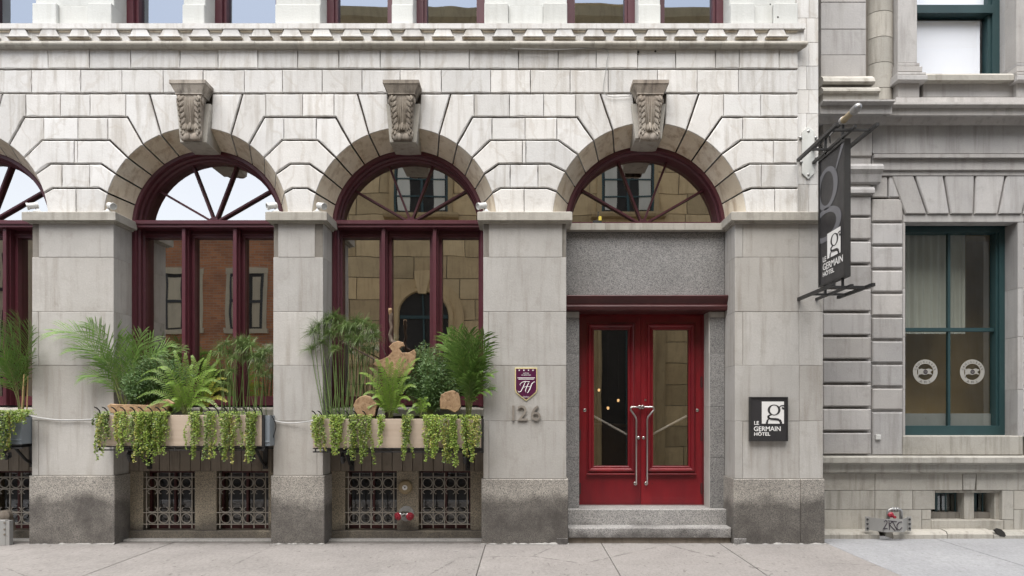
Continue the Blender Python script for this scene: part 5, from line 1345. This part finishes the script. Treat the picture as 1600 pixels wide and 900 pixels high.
creeper(-60, 22, 645, 714, 'thick creeper curtain over the grey planter at the left picture edge', 1.0); creeper(22, 47, 644, 662, 'low creeper fringe on the right end of the grey planter at left picture edge', 1.2)

z1, z2, z0 = ZT1-.06, ZT2-.06, ZT0-.06
yb1 = 652
# left planter
palm('tall upright palm in the grey planter at the left picture edge', (32, 645, .02), [(31, 497, -.04, .0, 1.2), (14, 508, -.05, .1), (50, 512, -.06, .15), (-6, 530, -.05, .2), (57, 545, -.12, .35, .8), (-25, 560, 0, .3), (5, 560, -.1, .25), (44, 560, -.12, .2)], ln=.36, n=27)
g = G(); g.tube([V3(34, 645, -.05), V3(38, 585, -.05)], .009, 6); g.tube([V3(42, 645, -.02), V3(43.5, 588, -.02)], .008, 6); tag(g.build('bamboo_stake', 'bamboo'), 'pair of tan bamboo stakes in front of the leftmost palm', 'stakes')
# pink fronted planter
palm('arching palm sweeping across the pier from the pink fronted planter', (196, 652, .0), [(86, 519, -.14, .62, 1.15), (112, 548, -.16, .75, .9), (140, 506, -.02, .35), (176, 512, .10, .15), (222, 520, .16, .2), (240, 528, .2, .3, .9), (268, 538, .22, .3, .8), (160, 560, -.1, .5, .8), (196, 530, .12, .05), (215, 545, .05, .2, .9), (250, 548, .12, .4, .8), (130, 590, -.15, .7, .7), (288, 545, .22, .3, .7)], ln=.33, n=26)
bush('feathery dark green bush behind the ferns in the pink fronted planter', (252, 585, .06), (.46, .16, .31), (250, 650, .06), 170, 62)
bush('small feathery green bush at left in the pink fronted planter', (216, 600, -.02), (.22, .13, .26), (218, 650, -.02), 75, 60)
fern('large bright arching fern in the middle of the pink fronted planter', (290, 648, -.06), [(214, 622, -.16, .35), (220, 588, -.1, .6), (236, 560, -.02, .35), (272, 548, .05, .12), (318, 560, .0, .2), (338, 578, -.06, .3), (260, 600, -.17, .55), (208, 604, -.12, .55), (226, 640, -.2, .4), (246, 575, -.08, .5), (345, 598, -.1, .4), (290, 552, .04, .08), (308, 590, -.12, .25), (270, 625, -.22, .5), (340, 636, -.18, .4), (330, 615, -.16, .45), (252, 638, -.2, .3), (322, 640, -.2, .35), (300, 570, .05, .1), (282, 600, -.18, .4)])
fern('yellowing fern beside the papyrus in the pink fronted planter', (312, 648, .03), [(352, 592, .02, .35, 'yellow_fern_leaf'), (356, 612, -.05, .35, 'yellow_fern_leaf'), (336, 570, .08, .25), (350, 578, .1, .3), (322, 562, .1, .1), (354, 628, -.1, .3, 'yellow_fern_leaf'), (346, 560, .12, .2), (330, 548, .1, .1), (358, 600, .06, .35), (300, 556, .12, .1)])
papyrus('papyrus with mop heads at the right end of the pink fronted planter', [(350, 344, 548, .0, .16), (360, 352, 538, .05, .17), (366, 372, 535, .08, .19), (384, 392, 540, .02, .19), (374, 384, 532, .12, .17), (402, 398, 556, .0, .15), (408, 414, 548, .05, .14), (372, 366, 560, -.05, .14), (396, 404, 575, -.04, .14), (358, 362, 580, -.06, .11), (380, 378, 545, -.02, .17), (390, 386, 560, .08, .15), (400, 408, 560, .1, .14), (368, 358, 552, .1, .16), (404, 412, 585, -.03, .11)], z1)
def blob_log(name, label, pts, y0, y1, mat='cut_wood', side='bark', cat='log', b=.007, rnd=.006):
    P = ccw([px(x, y, y0) for x, y in pts]); Q = []
    for i in range(len(P)):                         # denser, slightly uneven outline
        a, c = P[i-1], P[i]
        for k in range(3): t = k/3; Q.append((a[0]+(c[0]-a[0])*t+random.uniform(-1, 1)*rnd*.25, a[1]+(c[1]-a[1])*t+random.uniform(-1, 1)*rnd*.25))
    zb_ = min(q[1] for q in Q); cx = sum(q[0] for q in Q)/len(Q); t = thing(name, label, cat, (cx, (y0+y1)/2, zb_))
    g = G(); g.prism(Q, y0, y0+.03, b); g.build('cut_face', mat, t)
    g = G(); g.prism(offset_poly(Q, .004), y0+.025, y1, 0); g.build('bark', side, t); return t
blob_log('split_log', 'long split log lying along the front of the pink fronted planter', [(167, 634), (172, 631), (200, 632), (232, 633), (248, 629), (255, 624.5), (262, 624), (272, 630), (264, 636), (258, 647), (200, 649), (172, 645)], -.14, -.0)
# tan fronted planter
papyrus('tall wispy papyrus clump at the left end of the tan fronted planter', [(510, 490, 518, -.06, .17), (514, 498, 508, .0, .17), (520, 512, 500, .04, .18), (524, 522, 494, .08, .18), (530, 528, 503, .1, .17), (536, 540, 508, .0, .17), (545, 556, 503, .08, .18), (552, 568, 505, .05, .17), (556, 578, 512, .08, .16), (548, 560, 530, -.04, .16), (518, 503, 535, -.08, .14), (540, 545, 528, -.06, .13), (560, 572, 545, .0, .12), (508, 486, 545, -.02, .15), (526, 516, 520, -.05, .16), (534, 533, 515, .05, .18), (542, 550, 515, .12, .18), (550, 585, 525, .04, .15), (530, 524, 545, -.08, .13), (515, 506, 522, .1, .17)], z2, 44)
fern('bright fern in the centre of the tan fronted planter', (610, 652, -.05), [(562, 583, -.08, .25), (572, 600, -.12, .4), (588, 562, .0, .1), (604, 560, -.02, .05), (634, 562, .0, .15), (655, 560, .03, .2), (640, 590, -.10, .3), (582, 622, -.16, .4), (640, 625, -.16, .4), (620, 578, -.1, .05), (598, 590, -.14, .1), (568, 618, -.1, .5), (622, 610, -.18, .2), (578, 575, -.04, .2), (596, 575, -.06, .08), (612, 566, -.06, .04), (626, 560, -.03, .1), (646, 575, -.05, .25), (650, 605, -.12, .4), (575, 638, -.16, .5), (606, 600, -.2, .05), (634, 640, -.2, .4)], ln=.095)
fern('small low fern beside the right log slice in the tan planter', (660, 652, -.08), [(645, 636, -.14, .4), (672, 634, -.14, .4), (655, 624, -.1, .2), (636, 646, -.18, .3), (668, 622, -.1, .15)], ln=.07, n=18)
bush('dense dark feathery bush right of the fern in the tan fronted planter', (676, 592, .08), (.42, .17, .42), (672, 652, .06), 210, 66)
bush('fine bluish feathery sprays against the glass above the tan planter', (662, 556, .20), (.18, .08, .20), (660, 640, .18), 40, 50, nl=.03)
palm('bright upright palm at the right end of the tan fronted planter', (732, 655, .0), [(733, 520, -.05, .0, 1.1), (716, 516, .06, .05), (757, 522, -.08, .2), (762, 545, -.14, .4), (766, 585, -.16, .6, .8), (700, 524, .12, .3), (694, 540, .05, .4, .8), (748, 560, -.16, .3, .9), (722, 560, -.12, .1), (742, 530, -.1, .05), (708, 545, .0, .25), (752, 580, -.18, .4, .8), (735, 585, -.18, .1, .8), (764, 610, -.15, .6, .7)], ln=.33, n=24, w=.014)
def disc_pts(cx, cy, rx, ry, seed, notch=None):
    rr = random.Random(seed); return [(cx+rx*math.cos(R(a))*(1+rr.uniform(-.07, .07)), cy+ry*math.sin(R(a))*(1+rr.uniform(-.07, .07))) for a in range(0, 360, 18)]
blob_log('log_slice', 'rounded cut log end at the left front of the tan fronted planter', [(552, 634), (555, 626), (562, 620), (571, 617.5), (579, 620), (584, 626), (590, 632), (587, 640), (585, 650), (575, 653), (556, 650)], -.15, .02)
blob_log('log_slice', 'fan shaped cut log end in front of the palm in the tan planter', [(687, 625), (689, 617), (695, 613), (701, 611), (708, 610), (716, 614), (719, 622), (720, 636), (717, 641), (711, 645), (700, 640), (688, 639)], -.14, .0)
dw = blob_log('driftwood', 'pale twisted driftwood slab with an upright branch behind the fern in the tan planter', [(582, 569), (588, 564), (597, 561), (607, 556), (613, 549), (607, 542), (613, 536), (622, 532.5), (630, 535), (632, 541), (627, 541.5), (624, 545), (628, 551), (638, 551), (647, 546), (650, 552), (648, 570), (640, 585), (625, 590), (607, 592), (602, 580), (597, 573), (588, 573)], .06, .14, cat='driftwood')
g = G(); g.tube([V3(618, 538, .1), V3(612, 533, .1), V3(609, 523, .1), V3(612, 512, .1), V3(610, 502, .1), V3(611, 492, .1), V3(610, 483, .1)], [.035, .028, .022, .02, .02, .026, .018], 8); g.build('branch', 'bark', dw)
g = G(); g.lathe(tuple(V3(610, 491, .1)), (.0, -.25, 1), [(0, .022), (.06, .026), (.075, .02)], 9); g.build('branch_stub', 'cut_wood', dw)
g = G(); g.tube([V3(585, 561, .0), V3(560, 548, -.03), V3(530, 532, -.05)], [.014, .010, .006], 7); g.tube([V3(603, 555, .05), V3(596, 540, .02), V3(602, 530, .0)], [.008, .006, .003], 6); g.build('twig', 'bark', dw)
g = G(); g.tube([V3(607, 590, .1), V3(606, 625, .1), V3(608, 660, .1)], [.06, .05, .05], 8); g.build('stump', 'bark', dw)

# ------------------------------------------------------------------ buildings across the street, seen only mirrored in the panes
YO = -10.25; dO = (D0+.62)+(.62-YO)
def ox(p): return (p-VX)*dO/F
def oz(p): return EYE+(VY-p)*dO/F
sb = thing('sandstone_building', 'tan sandstone building across the street mirrored in the middle window and door', 'building', (1, YO-1, 0))
XA, XB, ZTOP = -5.9, 14.0, 13.1
wins = [(ox(618), ox(702), 7.45, 8.95), (2.25, 3.75, 7.45, 8.95), (7.2, 8.7, 7.45, 8.95), (-.6, .6, 7.45, 8.95), (11, 12.4, 7.45, 8.95)]
arcs = [(ox(662), 5.0, .72), (3.0, 5.0, .72), (8.0, 5.0, .72)]
g = G(); g.box(XA, XB, YO-8, YO-.02, -.2, ZTOP); core = g.build('wall_core', 'mortar', sb)
cube = None; nrow = 0; z = .0
while z < ZTOP-.1:
    h = .62; x = XA-(nrow % 2)*.55
    while x < XB:
        w = random.choice([.95, 1.1, 1.3]); a, b = max(x, XA), min(x+w, XB); x += w
        if b-a < .08: continue
        if a > 9.6: continue
        g = None
        if cube is None: g = G(); g.box(0, 1, 0, .05, 0, 1); o = g.build('stone_block', 'sand_stone', core); cube = o.data
        else: o = link('stone_block', cube, core)
        o.location = (a+.010, YO-.025+random.uniform(0, .015), z+.010); o.scale = (b-a-.020, 1, min(h, ZTOP-z)-.020)
    z += h; nrow += 1
for (a, b, c, d) in wins:
    g = G(); y = YO+.085
    g.box(a-.14, a, y-.05, y+.05, c, d+.12); g.box(b, b+.14, y-.05, y+.05, c, d+.12); g.box(a, b, y-.05, y+.05, d, d+.12); g.prof([(y-.05, c-.16), (y+.16, c-.13), (y+.2, c-.06), (y+.2, c), (y-.05, c)], a-.3, b+.3)
    o = g.build('window_surround', 'sand_stone', sb)
    g = G(); g.box(a, b, y-.04, y+.0, c, d); g.build('pane', 'interior_dark', o)
    g = G(); xm_ = (a+b)/2
    for q in (a+.03, xm_, b-.03): g.box(q-.03, q+.03, y, y+.03, c, d)
    for q in (.33, .66): g.box(a, b, y+.001, y+.026, c+(d-c)*q-.02, c+(d-c)*q+.02)
    g.build('glazing_bar', 'teal', o)
    g = G(); g.box(a+.1, a+.45, y-.039, y+.004, c+.1, d-.1); g.box(b-.45, b-.1, y-.039, y+.004, c+.1, d-.1); g.build('curtain', 'curtain', o)
YO += .075
for (cx, zc, r) in arcs:
    g = G()
    def o_arch(prof, gg):
        st = [(-1, 0, .0)]+[(math.cos(math.pi*(1-i/20)), math.sin(math.pi*(1-i/20)), zc-.55) for i in range(21)]+[(1, 0, 0.)]
        k = len(prof); vs = [(cx+c*q, y, z_+s_*q) for c, s_, z_ in st for q, y in prof]; gg.add(vs, [(i*k+j, i*k+j+1, (i+1)*k+j+1, (i+1)*k+j) for i in range(len(st)-1) for j in range(k-1)])
    o_arch([(1.15, YO), (1.15, YO+.02), (.86, YO+.02), (.84, YO+.08), (.76, YO+.08), (.72, YO-.02)], g); ar = g.build('arch_surround', 'sand_stone', sb)
    g = G(); pts = [(cx+.73*math.cos(R(t)), YO+.002, zc-.55+.73*math.sin(R(t))) for t in range(0, 181, 12)]+[(cx-.73, YO+.002, 0), (cx+.73, YO+.002, 0)]
    g.add(pts, [tuple(range(len(pts)))]); g.build('pane', 'interior_dark', ar, fixn=False)
    g = G(); g.box(cx-.025, cx+.025, YO+.004, YO+.04, 0, zc+.15); g.box(cx-.72, cx+.72, YO+.004, YO+.035, zc-.6, zc-.5); g.build('glazing_bar', 'teal', ar)
    g = G(); g.prism([(cx-.13, zc+.12), (cx+.13, zc+.12), (cx+.24, zc+.75), (cx-.24, zc+.75)], -.12, 0); g.v = [(x, YO+.01-y, z_) for x, y, z_ in g.v]; g.build('keystone', 'sand_stone', ar)
YO -= .075
g = G(); g.prof([(YO-.02, 3.0), (YO+.10, 3.02), (YO+.14, 3.1), (YO+.14, 3.2), (YO-.02, 3.24)], XA, 2.0); g.prof([(YO-.02, 9.9), (YO+.2, 9.95), (YO+.3, 10.1), (YO+.3, 10.2), (YO-.02, 10.25)], XA, XB)
g.prof([(YO-.5, 12.6), (YO+.2, 12.65), (YO+.45, 12.9), (YO+.5, 13.15), (YO-.5, 13.2)], XA-.3, XB); g.build('string_course', 'sand_stone', sb)
g = G(); g.box(.6, 3.2, YO-.5, YO-.3, 13.2, 13.7); g.prof([(YO-.3, 13.2), (YO-.3, 13.6), (YO-2.5, 14.6), (YO-2.5, 13.2)], -5.9, -2.0); g.build('roof_parapet', 'sand_stone', sb)
bb = thing('brick_building', 'low red brick building across the street mirrored in the left arched window', 'building', (-10, YO-1, 0))
g = G(); g.box(-13.4, -6.6, YO-7, YO, -.2, 6.95); g.build('wall', 'red_brick', bb)
g = G(); g.box(-13.45, -6.55, YO-.2, YO+.08, 6.95, 7.08); g.build('coping', 'cream_stone', bb)
for (a, b) in ((-10.62, -9.45), (-8.75, -7.58), (-12.6, -11.4)):
    c, d = 4.1, 5.72; y = YO
    g = G(); g.box(a-.05, b+.05, y-.05, y+.08, c-.14, c); g.box(a-.02, b+.02, y-.05, y+.03, d, d+.17); g.box(a-.0, a+.12, y-.05, y+.015, c, d); g.box(b-.12, b, y-.05, y+.015, c, d); o = g.build('window_surround', 'cream_stone', bb)
    g = G(); g.box(a+.12, b-.12, y-.04, y+.004, c, d); g.build('pane', 'interior_dark', o)
    g = G(); g.box(a+.14, a+.55, y-.04, y+.008, c+.06, d-.1); g.box(b-.4, b-.2, y-.04, y+.008, c+.06, d-.1); g.build('curtain', 'cream_stone', o)
    g = G(); m_ = (c+d)/2; g.box(a+.12, b-.12, y, y+.03, m_-.04, m_+.04); g.box(a+.12, a+.17, y, y+.025, c, d); g.box(b-.17, b-.12, y, y+.025, c, d); g.build('sash_bar', 'black_iron', o)
cb = thing('cream_building', 'cream plastered building down the street mirrored in the leftmost window', 'building', (-19, YO-4, 0))
ang = R(-32); cr, sr = math.cos(ang), math.sin(ang)
def rot(g):
    g.v = [(-14.2+(x*cr-y*sr), YO-3.0+(x*sr+y*cr), z) for x, y, z in g.v]; return g
g = G(); g.box(-12, 0, -5, 0, -.2, 7.6); g.box(-12.1, .1, -.1, .15, 7.3, 7.7); rot(g).build('wall', 'cream_stone', cb)
for i in range(7):
    for (c, d) in ((1.2, 2.8), (3.6, 4.9), (5.6, 6.7)):
        a = -11.4+i*1.65; g = G(); g.box(a, a+.75, -.02, .02, c, d); g.box(a-.06, a+.81, 0, .07, c-.1, c); o = rot(g).build('window', 'interior_dark', cb)
        g = G(); g.box(a+.35, a+.4, .02, .04, c, d); g.box(a, a+.75, .021, .038, (c+d)/2-.025, (c+d)/2+.025); rot(g).build('sash_bar', 'cream_stone', o)
